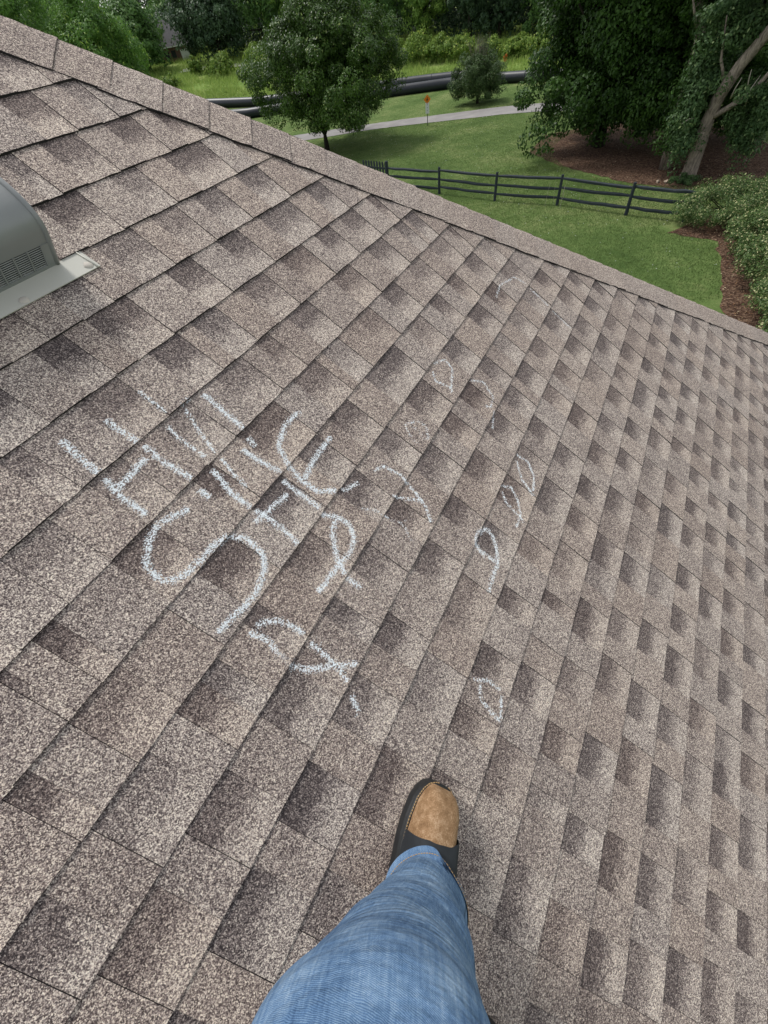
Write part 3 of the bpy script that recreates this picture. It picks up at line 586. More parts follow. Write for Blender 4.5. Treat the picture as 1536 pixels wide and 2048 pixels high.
# wood edge, each tree its own
G_BACK = 'trees along the far edge of the meadow'
back = [(-28, 112, 6.0, 8.5, 'leaf_back', 'mid green tree at the left of the far shed'),
 (-13.5, 113, 6.0, 9, 'leaf_backdark', 'dark rounded tree just right of the far shed'),
 (-4, 116, 6.5, 13, 'leaf_back', 'tall green tree behind the left side of the round front tree'),
 (3.5, 108, 6.5, 13, 'leaf_backlight', 'pale green tree right behind the crown of the round front tree'),
 (11.0, 103, 6.0, 13, 'leaf_backlight', 'pale green tree at the right shoulder of the round front tree'),
 (15.6, 99, 3.8, 14, 'leaf_back', 'narrow green tree with dark stems above the scrub'),
 (20.6, 95, 4.0, 14, 'leaf_backlight', 'light yellow-green tree above the middle of the scrub'),
 (26.4, 90, 3.8, 13, 'leaf_backdark', 'dark drooping tree behind the small shrubby tree'),
 (30.0, 87, 3.0, 13, 'leaf_backdark', 'dark slim tree between the drooping tree and the big shade tree'),
 (35.0, 83, 5.0, 13, 'leaf_back', 'green tree mostly hidden behind the big shade tree'),
 (-40, 108, 7, 11, 'leaf_back', 'broad tree far left in the wood edge'),
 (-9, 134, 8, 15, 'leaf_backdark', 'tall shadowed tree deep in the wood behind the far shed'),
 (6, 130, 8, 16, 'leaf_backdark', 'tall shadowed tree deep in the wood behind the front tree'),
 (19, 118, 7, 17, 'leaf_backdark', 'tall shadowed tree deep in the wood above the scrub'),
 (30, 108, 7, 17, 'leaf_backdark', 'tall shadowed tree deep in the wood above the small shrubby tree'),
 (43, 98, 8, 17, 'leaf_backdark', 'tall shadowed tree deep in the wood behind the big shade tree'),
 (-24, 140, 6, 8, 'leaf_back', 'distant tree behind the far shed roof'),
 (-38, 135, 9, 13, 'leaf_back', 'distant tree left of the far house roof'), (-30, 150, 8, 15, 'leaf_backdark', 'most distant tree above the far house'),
 (50, 70, 8, 14, 'leaf_back', 'tall tree at the far right edge of the wood'),
 (42, 52, 6, 12, 'leaf_back', 'tree behind the path where it leaves the photo on the right')]
for i, (x, y, rad, h, mt, lb) in enumerate(back):
    z = hg(x, y); far = y > 105
    tree('background_tree', lb, 'tree', (x, y, z), (x, y, z+h*.55), (rad, rad*.85, h*.52), 15000 if far else 20000, .5 if far else .36, mt, 'bark_dark', .3,
         nclus=150, clus_r=rad*.21, droop=1.3 if 'droop' in lb else .4, hollow=.4, limbs=5, seed=60+i, group=G_BACK, zmin=.2, glint=.03,
         shape=lambda hh: np.interp(hh, [0, .25, .7, 1], [.9, 1.1, .95, .6]))

# shadowy undergrowth that closes the wood below the crowns
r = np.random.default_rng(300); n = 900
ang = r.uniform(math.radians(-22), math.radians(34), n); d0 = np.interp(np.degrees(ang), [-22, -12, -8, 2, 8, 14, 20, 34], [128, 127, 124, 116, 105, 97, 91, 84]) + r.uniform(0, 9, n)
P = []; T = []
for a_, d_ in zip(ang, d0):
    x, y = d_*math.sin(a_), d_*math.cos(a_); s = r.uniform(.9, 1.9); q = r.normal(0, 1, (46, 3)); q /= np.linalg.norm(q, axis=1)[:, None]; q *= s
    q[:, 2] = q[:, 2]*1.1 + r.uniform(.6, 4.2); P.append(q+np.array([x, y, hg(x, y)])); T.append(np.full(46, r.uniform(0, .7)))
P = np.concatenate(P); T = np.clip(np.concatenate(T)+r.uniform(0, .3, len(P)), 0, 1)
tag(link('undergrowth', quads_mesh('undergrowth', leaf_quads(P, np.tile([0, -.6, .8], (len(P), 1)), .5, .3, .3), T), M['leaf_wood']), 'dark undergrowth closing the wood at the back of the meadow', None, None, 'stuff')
# scrub
G_SCRUB = 'bright green scrub at the back of the meadow'
scrub = [(8.2, 83, 2.3, 2.4, 'bright bush showing at the right side of the round front tree'), (14.0, 87, 2.8, 2.7, 'left bush of the bright scrub row'),
 (17.2, 83.5, 2.9, 3.1, 'tallest rounded bush in the bright scrub row'), (20.0, 82.0, 2.2, 2.6, 'bush just left of the small shrubby tree'), (22.4, 80, 2.4, 2.6, 'bush behind the small shrubby tree'),
 (25.8, 77.5, 2.0, 1.9, 'low dark bush right of the small shrubby tree'), (28.6, 75, 2.2, 2.0, 'bush at the right end of the scrub row'), (31.5, 73, 2.6, 2.4, 'bush whose right side runs behind the big shade tree'),
 (-17.4, 104.6, 1.1, 2.2, 'slim pointed bush in the meadow before the far shed'), (-12.2, 100, 2.0, 2.9, 'rounded bush in the meadow right of the slim one'),
 (-6.4, 99, 2.3, 3.1, 'bush touching the left side of the round front tree'), (-14.8, 102, .8, 1.3, 'smallest bush between the slim and the rounded one'),
 (-20.5, 97, 1.6, 1.7, 'low dark bush beside the feathery tree'), (11.2, 86, 2.0, 1.9, 'low bush between the front tree and the scrub row')]
for i, (x, y, rad, h, lb) in enumerate(scrub):
    z = hg(x, y)
    tree('bush', lb, 'bush', (x, y, z), (x, y, z+h*.45), (rad, rad*.8, h*.52), 5200, .26, 'leaf_scrub', 'bark_dark', .05, nclus=70, clus_r=rad*.22, droop=-.6,
         hollow=.3, limbs=4, seed=90+i, group=G_SCRUB, zmin=.05, shape=lambda hh: np.interp(hh, [0, .4, .8, 1], [1.1, 1.1, .75, .35]), glint=.08)
tree('orange_sapling', 'small orange sapling standing in the meadow right of the shrubby tree', 'sapling', (26.4, 73.5, 0), (26.4, 73.5, .5), (.26, .26, .42), 420, .12, 'leaf_orange', 'bark_dark', .02, nclus=12, clus_r=.12, limbs=2, seed=120,
     shape=lambda hh: np.interp(hh, [0, 1], [1.2, .4]), zmin=.05)

# meadow tufts
def blades(name, label, xy, h, w, mat, zoff=0.0, lean=.35, seed=1, z=None):
    r = np.random.default_rng(seed); N = len(xy)
    zz = np.array([hg(a, b) for a, b in xy]) if z is None else np.full(N, z)
    base = np.column_stack([xy, zz]); hh = h*r.uniform(.5, 1.35, N)
    a = r.uniform(0, 2*math.pi, N); b = np.column_stack([np.cos(a), np.sin(a), np.zeros(N)])*w*.5
    tip = base + np.column_stack([r.normal(0, lean, N)*hh, r.normal(0, lean, N)*hh, hh])
    V = np.stack([base-b, base+b, tip], 1)
    o = link(name, tris_mesh(name, V, np.clip(r.beta(2, 2.6, N), 0, 1)), M[mat]); tag(o, label, None, None, 'stuff'); return o
r = np.random.default_rng(200)
def along(N, r):
    xs = r.uniform(-34, 46, N); d = r.uniform(0, 1, N)**1.2*48
    # line just behind the pipes
    y0 = np.interp(xs, [-34, -9, 10, 18, 24, 30, 46], [98, 82, 72.5, 68.5, 59.5, 54, 42])
    return np.column_stack([xs+d*.25, y0+d*.95])
xy = along(90000, r)
nz = np.sin(xy[:, 0]*.9)+np.sin(xy[:, 1]*.7+xy[:, 0]*.3)+r.normal(0, .7, len(xy)); xy = xy[nz > -.7]
blades('meadow_grass', 'tall rough meadow grass behind the pipes', xy, .62, .085, 'meadow_blade', seed=201)
# weed clumps in the meadow
cl = along(420, r); P = []; T = []
for c in cl:
    n = 70; s = r.uniform(.25, .8); q = r.normal(0, s*.5, (n, 3)); q[:, 2] = np.abs(q[:, 2])*1.2; P.append(q+np.array([c[0], c[1], hg(*c)])); T.append(np.full(n, r.uniform(0, .7)))
P = np.concatenate(P); T = np.concatenate(T)+r.uniform(0, .25, len(P))
tag(link('weeds', quads_mesh('weeds', leaf_quads(P, np.tile([0, 0, 1.], (len(P), 1)), .17, .07, -.5), np.clip(T, 0, 1)), M['leaf_scrub']), 'patches of leafy weeds scattered through the meadow', None, None, 'stuff')

# mown lawn blades
def lawn_xy(N, x0, x1, y0, y1, r):
    return np.column_stack([r.uniform(x0, x1, N), r.uniform(y0, y1, N)])
r = np.random.default_rng(210)
xy = np.concatenate([lawn_xy(150000, 1, 19, 12, 30, r), lawn_xy(150000, -4, 24, 28, 49, r), lawn_xy(50000, -14, 27, 48, 68, r)])
def in_bed(xy):
    e = ((xy[:, 0]-20.3)/6.4)**2+((xy[:, 1]-28.8)/8.0)**2 < .78
    hx = np.interp(xy[:, 1], [6, 9.3, 10.8, 12.3, 14, 16, 17.6], [9.3, 11, 12, 12.9, 14.1, 15.2, 14.2])
    s = (xy[:, 0] > hx) & (xy[:, 1] < 18.3)
    py = np.interp(xy[:, 0], [-20, -1.2, 5.5, 8.2, 12.7, 16.3, 19, 22.5, 25.2, 26.8], [52, 50.3, 49.4, 48.6, 46.8, 45.5, 44, 40.5, 35.5, 29.9])
    pf = np.interp(xy[:, 0], [-20, -1.1, 5.0, 8.8, 13.6, 17.4, 20.6, 24.6, 27.6, 29.2], [55, 53.4, 52.2, 51.2, 49.7, 48.5, 46.8, 42.6, 36.8, 31.2])
    pt = (xy[:, 1] > py-.1) & (xy[:, 1] < pf+.1)
    return e | s | pt
edge = r.uniform(0, 1, len(xy)) < .04
xy = xy[~in_bed(xy) | edge*False]
blades('lawn_blades', 'short mown grass blades of the lawn', xy, .055, .02, 'blade', seed=211, lean=.5, z=0.0)
# small white clover heads and specks
r = np.random.default_rng(215)
xy = np.concatenate([lawn_xy(330, 2, 16, 14, 30, r), lawn_xy(700, -3, 22, 30, 48, r)]); xy = xy[~in_bed(xy)]
mb = MB()
for x, y in xy:
    s = random.uniform(.008, .02); mb.box((x, y, .06), (s, s, s*.8))
tag(mb.build('clover_flowers', M['white_paint']), 'tiny white clover heads scattered over the lawn', None, None, 'stuff')
# dead leaves on the mulch
n = 3000; xy = np.column_stack([r.uniform(9.5, 17, n), r.uniform(6.5, 18, n)])
hx = np.interp(xy[:, 1], [6, 9.3, 10.8, 12.3, 14, 16, 17.6], [9.3, 11, 12, 12.9, 14.1, 15.2, 14.2]); xy = xy[(xy[:, 0] > hx) & (xy[:, 0] < hx+2)]
xy = np.concatenate([xy, np.column_stack([r.uniform(15, 24, 1600), r.uniform(22, 34, 1600)])])
P = np.column_stack([xy, np.full(len(xy), .03)])
t = NT('dead_leaf'); M['dead_leaf'] = t.base(t.ramp(t.attr('tone').outputs['Fac'], [(0, (.13, .06, .03)), (.6, (.26, .15, .08)), (1, (.5, .42, .28))]), .9, .1)
tag(link('fallen_leaves', quads_mesh('fallen_leaves', leaf_quads(P, np.tile([0, 0, 2.5], (len(P), 1)), .07, .035), r.uniform(0, 1, len(P))), M['dead_leaf']), 'dry leaves lying on the mulch', None, None, 'stuff')

# ------------------------------------------------------------------ hedge shrubs
G_H = 'clipped leafy shrubs of the hedge on the right'
hedge = [(16.6, 17.75, 1.6, 1.3, 'rounded hedge shrub at the end of the fence, furthest left of the hedge'), (17.9, 16.4, 1.65, 1.45, 'hedge shrub behind the corner where the hedge turns'),
 (16.35, 14.35, 1.55, 1.5, 'hedge shrub at the inner corner of the mulch strip'), (15.35, 12.3, 1.5, 1.5, 'hedge shrub halfway along the mulch strip'),
 (14.3, 10.3, 1.5, 1.5, 'hedge shrub lowest in the photo beside the roof'), (13.1, 8.4, 1.5, 1.5, 'hedge shrub partly hidden by the roof'), (18.2, 13.2, 1.7, 1.6, 'hedge shrub of the back row at the right edge of the photo')]
for i, (x, y, rad, h, lb) in enumerate(hedge):
    tree('hedge_shrub', lb, 'shrub', (x, y, 0), (x, y, h*.5), (rad, rad, h*.52), 30000, .075, 'leaf_hedge', 'bark_dark', .05, nclus=260, clus_r=.27, droop=-.3, hollow=.62,
         limbs=8, seed=130+i, group=G_H, zmin=.05, squash=.9, shape=lambda hh: np.interp(hh, [0, .5, .85, 1], [1.0, 1.12, 1.1, .8]), glint=.13, lw=.5)

# ------------------------------------------------------------------ fence
fr = empty('rail_fence', (4.6, 33.8, 0)); tag(fr, 'black three-rail wooden fence running down the lawn to the hedge', 'fence')
fo = Vector((4.6, 33.8, 0))
posts = [(6.8, 28.2), (9.2, 25.3), (11.7, 23.0), (13.8, 20.2), (15.35, 18.35)]
rr_ = random.Random(5)
for (x, y) in posts:
    b = MB(); lx, ly = rr_.uniform(-.03, .03), rr_.uniform(-.03, .03)
    ph_ = 1.22 if x < 15 else .9; b.tube([Vector((x, y, -.05))-fo, Vector((x+lx*.5, y+ly*.5, .6))-fo, Vector((x+lx, y+ly, ph_))-fo], [.078, .072, .066], 7, jit=.10)
    b.build('post', M['fence'], fr)
ends = [(4.22, 30.6)]+posts
for i in range(len(ends)-1):
    p, q = ends[i], ends[i+1]
    for z in (1.06, .68, .30):
        b = MB(); z0, z1 = z+rr_.uniform(-.04, .04), z+rr_.uniform(-.04, .04)
        ext = .06; dx, dy = (q[0]-p[0]), (q[1]-p[1]); L = math.hypot(dx, dy); dx /= L; dy /= L
        pts = []; n = 7
        for k in range(n):
            t = k/(n-1); s = math.sin(t*math.pi)*rr_.uniform(.2, 1)*(-.03)
            pts.append(Vector((p[0]+dx*(t*(L+2*ext)-ext)+rr_.uniform(-.012, .012), p[1]+dy*(t*(L+2*ext)-ext), z0*(1-t)+z1*t+s+rr_.uniform(-.012, .012)))-fo)
        b.tube(pts, [.04]+[.066]*(n-2)+[.04], 6, jit=.12); b.build('rail', M['fence'], fr)
# picket gate section at the left end
gt = empty('picket_gate', (4.15, 30.75, 0)); tag(gt, 'black picket gate panel showing above the roof ridge at the left end of the fence', 'gate')
gx, gy = -.63, .78
for i in range(9):
    b = MB(); x, y = gx*(i*.235+.1), gy*(i*.235+.1)
    rot = Matrix.Rotation(math.atan2(gy, gx), 3, 'Z'); b.box((x, y, .66), (.15, .022, 1.28), rot)
    b.box((x, y, 1.33), (.15, .022, .06), rot, taper=.35); b.build('picket', M['fence'], gt)
for z in (.3, 1.05):
    b = MB(); b.box((gx*1.05, gy*1.05-.03, z), (2.1, .04, .09), Matrix.Rotation(math.atan2(gy, gx), 3, 'Z')); b.build('rail', M['fence'], gt)
b = MB(); b.box((0, -.02, .70), (.16, .16, 1.40)); b.build('post', M['fence'], gt)
# pale strings by the third post
b = MB()
for k in range(7):
    x, y = 11.75+rr_.uniform(-.9, .9), 22.95+rr_.uniform(-.8, .6); b.tube([(x, y, 1.0), (x+rr_.uniform(-.05, .05), y, .55), (x+rr_.uniform(-.1, .1), y, .05)], .004, 4)
tag(b.build('dry_stalks', M['dead_twig']), 'thin pale dry stalks around the third fence post', 'stalks', None)

# ------------------------------------------------------------------ sign
sg = empty('warning_sign', (10.2, 46.6, 0)); tag(sg, 'orange diamond warning sign over a white plate on a thin post beside the path', 'sign')
b = MB(); b.box((0, 0, .95), (.05, .05, 1.9)); b.build('post', M['post_steel'], sg)
fc = Matrix.Rotation(math.radians(-12.4), 3, 'Z')
b = MB(); b.box(fc @ Vector((0, -.035, 1.62)), (.42, .012, .42), fc @ Matrix.Rotation(math.radians(45), 3, 'Y')); dm = b.build('diamond_plate', M['sign_orange'], sg)
b = MB()
b.box(fc @ Vector((0, -.046, 1.66)), (.05, .008, .16), fc @ Matrix.Rotation(.25, 3, 'Y')); b.box(fc @ Vector((.035, -.046, 1.60)), (.12, .008, .04), fc @ Matrix.Rotation(-.5, 3, 'Y'))
b.box(fc @ Vector((-.03, -.046, 1.56)), (.04, .008, .14), fc @ Matrix.Rotation(-.35, 3, 'Y')); b.build('symbol', M['black'], dm)
b = MB(); b.box(fc @ Vector((0, -.035, 1.10)), (.31, .012, .66), fc); wp = b.build('white_plate', M['white_paint'], sg)
b = MB(); b.box(fc @ Vector((0, -.045, 1.30)), (.05, .006, .04), fc); b.box(fc @ Vector((0, -.045, 1.14)), (.03, .006, .06), fc); b.box(fc @ Vector((0, -.045, .96)), (.08, .006, .025), fc); b.build('print', M['sign_green'], wp)

# ------------------------------------------------------------------ pipes
def pipe(label, pts, rad):
    b = MB(); P = []
    for i in range(len(pts)-1):
        for k in range(6):
            t = k/6; P.append((pts[i][0]*(1-t)+pts[i+1][0]*t, pts[i][1]*(1-t)+pts[i+1][1]*t))
    P.append(pts[-1])
    b.tube([(x, y, rad+hg(x, y)) for x, y in P], rad, 20); o = b.build('pipe', M['pipe'], None, True)
    tag(o, label, 'pipe', 'large black pipes lying in the grass')
    jb = MB()
    for k in range(4, len(P)-4, 9):
        d = Vector((P[k+1][0]-P[k][0], P[k+1][1]-P[k][1], 0)).normalized(); c = Vector((P[k][0], P[k][1], rad+hg(*P[k])))
        jb.tube([c-d*.06, c+d*.06], rad*1.035, 20)
    jb.build('weld_bead', M['pipe'], o, True)
pipe('black pipe nearer the path, passing behind the shrubby tree to the shade trees', [(-30, 83), (-16, 75.5), (-7, 69.3), (2, 67), (10.5, 64.9), (16.2, 63.0), (21.3, 60.0), (24.2, 57.1), (28.3, 52.4), (34, 45)], .44)
pipe('black pipe furthest from the path, ending behind the shrubby tree', [(-31, 90), (-12.5, 81), (-7.5, 78.4), (2, 74), (10.4, 70.4), (15, 68.3), (17.9, 66.6), (20.3, 64.6)], .46)

# ------------------------------------------------------------------ far shed / house at the meadow edge
fh = empty('far_house', (-22.3, 119.5, 3.6)); tag(fh, 'small far house with steep grey roof and white door among the trees', 'house')
b = MB(); b.box((0, 2.5, 1.0), (5.6, 5.0, 2.4)); b.build('wall', M['brick_far'], fh)
b = MB(); b.add([(-3.2, -.4, 2.1), (3.0, -.4, 2.1), (3.0, 5.4, 2.1), (-3.2, 5.4, 2.1), (-1.9, 2.5, 5.2), (-.9, 2.5, 5.2)], [(0, 1, 5, 4), (1, 2, 5), (2, 3, 4, 5), (3, 0, 4)]); b.build('roof', M['far_roof'], fh)
b = MB(); b.box((1.6, -.05, .75), (1.7, .08, 1.5)); b.build('door', M['white_paint'], fh)
for x in (-1.9, -.6):
    b = MB(); b.box((x, -.04, 1.1), (.8, .08, .9)); w_ = b.build('window', M['dark_glass'], fh)
b = MB(); b.box((0, -.25, 2.02), (6.4, .3, .14)); b.build('fascia', M['white_paint'], fh)
# pale track / sand patch near it
tag(poly_sheet('sand_patch', [(-21, 108), (-14, 106.5), (-9, 104), (-8, 106), (-13, 109), (-20, 111)], 0, M['flange'], .6), 'pale sandy patch in the meadow', None, None, 'structure')
o_ = bpy.data.objects['sand_patch']
for v in o_.data.vertices: v.co.z = hg(v.co.x, v.co.y)+.15

# rocks and black tray near the trunk
for i, (x, y, s, lb) in enumerate([(17.18, 23.37, .10, 'pale fist-sized rock on the mulch left of the leaning trunk'), (17.45, 23.15, .12, 'larger pale rock on the mulch nearest the leaning trunk')]):
    b = MB(); pts = []; 
    for k in range(14):
        v = Vector((rr_.gauss(0, 1), rr_.gauss(0, 1), rr_.gauss(0, 1))).normalized(); pts.append(v*s*rr_.uniform(.75, 1.1))
    import bmesh
    bm = bmesh.new(); [bm.verts.new(v) for v in pts]; bmesh.ops.convex_hull(bm, input=bm.verts); me = bpy.data.meshes.new('rock'); bm.to_mesh(me); bm.free()
    o = link('rock', me, M['rock']); o.location = (x, y, s*.5); tag(o, lb, 'rock', 'pale rocks on the mulch')
tr = empty('fire_grate', (17.6, 20.75, 0)); tag(tr, 'low black metal grate lying between the trunk and the hedge', 'grate')
b = MB()
for z in (.10,):
    b.tube([(math.cos(a)*.42, math.sin(a)*.30, z) for a in [k*math.pi/9 for k in range(19)]], .02, 5, False)
b.build('ring', M['fence'], tr)
for k in range(7):
    b = MB(); x = -.33+k*.11; w = .30*math.sqrt(max(0, 1-(x/.42)**2)); b.tube([(x, -w, .10), (x, w, .10)], .012, 5); b.build('bar', M['fence'], tr)
for sx in (-1, 1):
    for sy in (-1, 1):
        b = MB(); b.tube([(sx*.26, sy*.22, 0), (sx*.26, sy*.22, .10)], .015, 5); b.build('leg', M['fence'], tr)

# ------------------------------------------------------------------ the house and its roof
house = empty('house', tuple(rp(0, V_EAVE)*1.0)); hl = Vector(house.location)
house.location = (hl.x, hl.y, 0); tag(house, 'house under the grey-brown shingle roof the photo is taken from', 'house')
hl = Vector((hl.x, hl.y, 0))
UH = Vector((-RV.x, -RV.y, 0)).normalized()       # horizontal, towards the ridge
CD = (RU*S_HIP + RV); CDn = CD.normalized()       # down along the hip
N2 = Vector((UH.x*0, 0, 0))
U2 = -UH                                          # course direction of the neighbour face (horizontal)
N2 = U2.cross(CD).normalized()
if N2.z < 0: N2 = -N2
def hipp(b, h=0.0): return P0 + RU*crest(b) + RV*b + Vector((0, 0, 1))*h
mb = MB()
th = -0.004
q = [rp(A_LEFT, V_RIDGE, th)-hl, rp(crest(V_RIDGE), V_RIDGE, th)-hl, rp(crest(V_EAVE), V_EAVE, th)-hl, rp(A_LEFT, V_EAVE, th)-hl]
mb.add(q, [(0, 3, 2, 1)])
top = rp(crest(V_RIDGE), V_RIDGE, th)-hl; bot = rp(crest(V_EAVE), V_EAVE, th)-hl
back = bot + UH*2*((top-bot).dot(UH))
mb.add([top, bot, back], [(0, 1, 2)])
l0 = rp(A_LEFT, V_RIDGE, th)-hl; le = rp(A_LEFT, V_EAVE, th)-hl; lb_ = le + UH*2*((l0-le).dot(UH))
mb.add([l0, top, back, lb_], [(0, 1, 2, 3)])
roof = mb.build('roof', M['felt'], house)
# walls under the eaves
mb = MB(); ins = .45; zt = bot.z-.05
c4 = [le.lerp(le, 0), bot, back, lb_]
cx = sum((Vector(v) for v in c4), Vector())/4
low = []
for v in c4:
    d = (Vector((cx.x, cx.y, 0))-Vector((v.x, v.y, 0))).normalized(); low.append(Vector((v.x, v.y, 0))+d*ins*1.4)
V = [(v.x, v.y, -.1) for v in low]+[(v.x, v.y, zt) for v in low]
mb.add(V, [(0, 1, 5, 4), (1, 2, 6, 5), (2, 3, 7, 6), (3, 0, 4, 7), (4, 5, 6, 7)]); mb.build('wall', M['wall'], house)
gb = MB()
for a_, b_ in ((le, bot), (bot, back)):
    gb.tube([a_+Vector((0, 0, -.06)), b_+Vector((0, 0, -.06))], .06, 8)
gb.build('gutter', M['white_paint'], house)

TH, SH = 0.0062, 0.0042       # butt height of a raised tab and of the slot layer
sr = random.Random(11)
def piece_geo(k, a0, a1, slot, seedv):
    """one exposed piece of a laminated shingle; returns V, F, mat idx, uv, all in roof frame"""
    r_ = random.Random(seedv)
    n = max(2, min(7, int((a1-a0)/.035)))
    h0, h1 = (.0002, SH) if slot else (.0012, TH)
    g = 0.0 if slot else .0008
    v0, v1 = k*E-.012, (k+1)*E
    V = []; UV = []
    hj = r_.uniform(-.0005, .0007)
    for i in range(n+1):
        t = i/n; a = (a0+g)*(1-t)+(a1-g)*t; w = r_.uniform(-.0010, .0010); wh = r_.uniform(-.0005, .0006)+hj
        aa0, aa1 = min(a, crest(v0)-.02), min(a, crest(v1)-.02)
        V += [(aa0, v0, h0-.0004), (aa1, v1+w+(.0006 if slot else 0), h1+wh), (aa1, v1+w, -.001)]
        UV += [(aa0, -.08), (aa1, 1.0), (aa1, 1.0)]
    F = []; mi = []
    for i in range(n):
        b_ = 3*i; F.append((b_, b_+1, b_+4, b_+3)); mi.append(0); F.append((b_+1, b_+2, b_+5, b_+4)); mi.append(1)
    # side walls
    s0 = len(V); V += [(V[0][0], v0, -.001), (V[3*n][0], v0, -.001)]; UV += [(0, 0), (0, 0)]
    F.append((0, s0, 2, 1)); mi.append(1); F.append((3*n, 3*n+1, 3*n+2, s0+1)); mi.append(1)
    return V, F, mi, UV
def add_attrs(me, uvs, tones):
    uvl = me.uv_layers.new(name='UVMap'); idx = np.zeros(len(me.loops), dtype=np.int32); me.loops.foreach_get('vertex_index', idx)
    uvl.data.foreach_set('uv', np.array(uvs, dtype=np.float32)[idx].reshape(-1))
    ca = me.color_attributes.new(name='tone', type='FLOAT_COLOR', domain='POINT'); ca.data.foreach_set('color', np.array(tones, dtype=np.float32).reshape(-1))
def fin(name, V, F, mi, UV, T, parent):
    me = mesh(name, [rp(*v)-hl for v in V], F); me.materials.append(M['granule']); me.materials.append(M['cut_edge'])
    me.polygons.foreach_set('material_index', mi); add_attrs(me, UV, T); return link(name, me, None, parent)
def seg_list(k):
    """slots (a0,a1) along course k: read off the roof where it is seen, made up elsewhere"""
    S = sorted(SLOTS.get(k, [])); r_ = random.Random(500+k); out = list(S)
    lim = crest((k+1)*E)
    a = (S[0][0] if S else -1.0); left = []
    while a > A_LEFT:
        w = r_.uniform(.08, .14); gp = r_.uniform(.07, .13); a -= gp; left.append((a-w, a)); a -= w
    a = (S[-1][1] if S else (-1.0)); right = []
    while a < lim:
        gp = r_.uniform(.07, .13); w = r_.uniform(.08, .13); a += gp; right.append((a, a+w)); a += w
    allS = sorted(left+out+right)
    return [(s, e) for s, e in allS if s < lim]
TONE = {}
FAR = [[], [], [], [], [], 0]
def acc(V, F, mi, UV, T):
    o = FAR[5]; FAR[0].extend(V); FAR[1].extend([tuple(i+o for i in f) for f in F]); FAR[2].extend(mi); FAR[3].extend(UV); FAR[4].extend(T); FAR[5] += len(V)
TOPH = {}
for k in range(-8, 54):
    lim = crest((k+1)*E)-.02
    segs = []; a = A_LEFT
    for s, e in seg_list(k):
        if s > a+.02: segs.append((a, s, False))
        else: s = a
        segs.append((s, min(e, lim+.05), True)); a = e
    if a < lim: segs.append((a, lim+.05, False))
    TOPH[k] = segs
    for (s, e, slot) in segs:
        # long tabs are two shingles side by side
        parts = [(s, e)]
        if not slot and e-s > .19:
            m = s+(e-s)*sr.uniform(.4, .6); parts = [(s, m), (m, e)]
        for (p_, q_) in parts:
            V, F, mi, UV = piece_geo(k, p_, q_, slot, sr.randint(0, 10**9))
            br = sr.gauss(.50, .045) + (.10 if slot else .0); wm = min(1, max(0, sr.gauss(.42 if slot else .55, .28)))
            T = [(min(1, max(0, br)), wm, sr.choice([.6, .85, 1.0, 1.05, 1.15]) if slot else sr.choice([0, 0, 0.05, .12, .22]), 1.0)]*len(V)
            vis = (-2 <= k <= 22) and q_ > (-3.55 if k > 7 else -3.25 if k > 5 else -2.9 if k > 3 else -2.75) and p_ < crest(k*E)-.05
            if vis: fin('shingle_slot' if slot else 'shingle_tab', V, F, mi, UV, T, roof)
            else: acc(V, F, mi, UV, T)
o = fin('shingles', FAR[0], FAR[1], FAR[2], FAR[3], FAR[4], roof); o['kind'] = 'stuff'
def top_h(a, b):
    k = math.floor(b/E); f = b/E-k
    for s, e, slot in TOPH.get(k, []):
        if s <= a < e: return ((.0002+(SH-.0002)*f) if slot else (.0012+(TH-.0012)*f))
    return TH

# neighbour face: coarse courses
NV = []; NF = []; NM = []; NUV = []; NT_ = []
nd = (N2.cross(U2)).normalized(); 
if nd.z > 0: nd = -nd
topw = rp(crest(V_RIDGE), V_RIDGE, 0)
L2 = (V_EAVE-V_RIDGE)
for i in range(int(L2/E)):
    b_ = V_RIDGE+i*E
    A_ = P0+RU*crest(b_)+RV*b_; B_ = P0+RU*crest(b_+E)+RV*(b_+E)
    half = 2*(b_-V_RIDGE)*math.cos(math.radians(35)); half2 = 2*(b_+E-V_RIDGE)*math.cos(math.radians(35))
    x = 0.0
    while x < half2:
        w = sr.uniform(.12, .3); x2 = min(half2, x+w)
        s_ = len(NV)
        NV += [A_-U2*0+UH*min(x, half)+N2*.001, A_+UH*min(x2, half)+N2*.001, B_+UH*x2+N2*.007, B_+UH*x+N2*.007, B_+UH*x2-N2*.001, B_+UH*x-N2*.001]
        NUV += [(x, 0), (x2, 0), (x2, 1), (x, 1), (x2, 1), (x, 1)]; br = sr.gauss(.5, .14); T = (br, sr.random(), sr.choice([0, 1.0]), 1); NT_ += [T]*6
        NF += [(s_, s_+1, s_+2, s_+3), (s_+3, s_+2, s_+4, s_+5)]; NM += [0, 1]; x = x2
me = mesh('shingles_north', [Vector(v)-hl for v in NV], NF); me.materials.append(M['granule']); me.materials.append(M['cut_edge']); me.polygons.foreach_set('material_index', NM); add_attrs(me, NUV, NT_)
o = link('side_shingles', me, None, roof); o['kind'] = 'stuff'

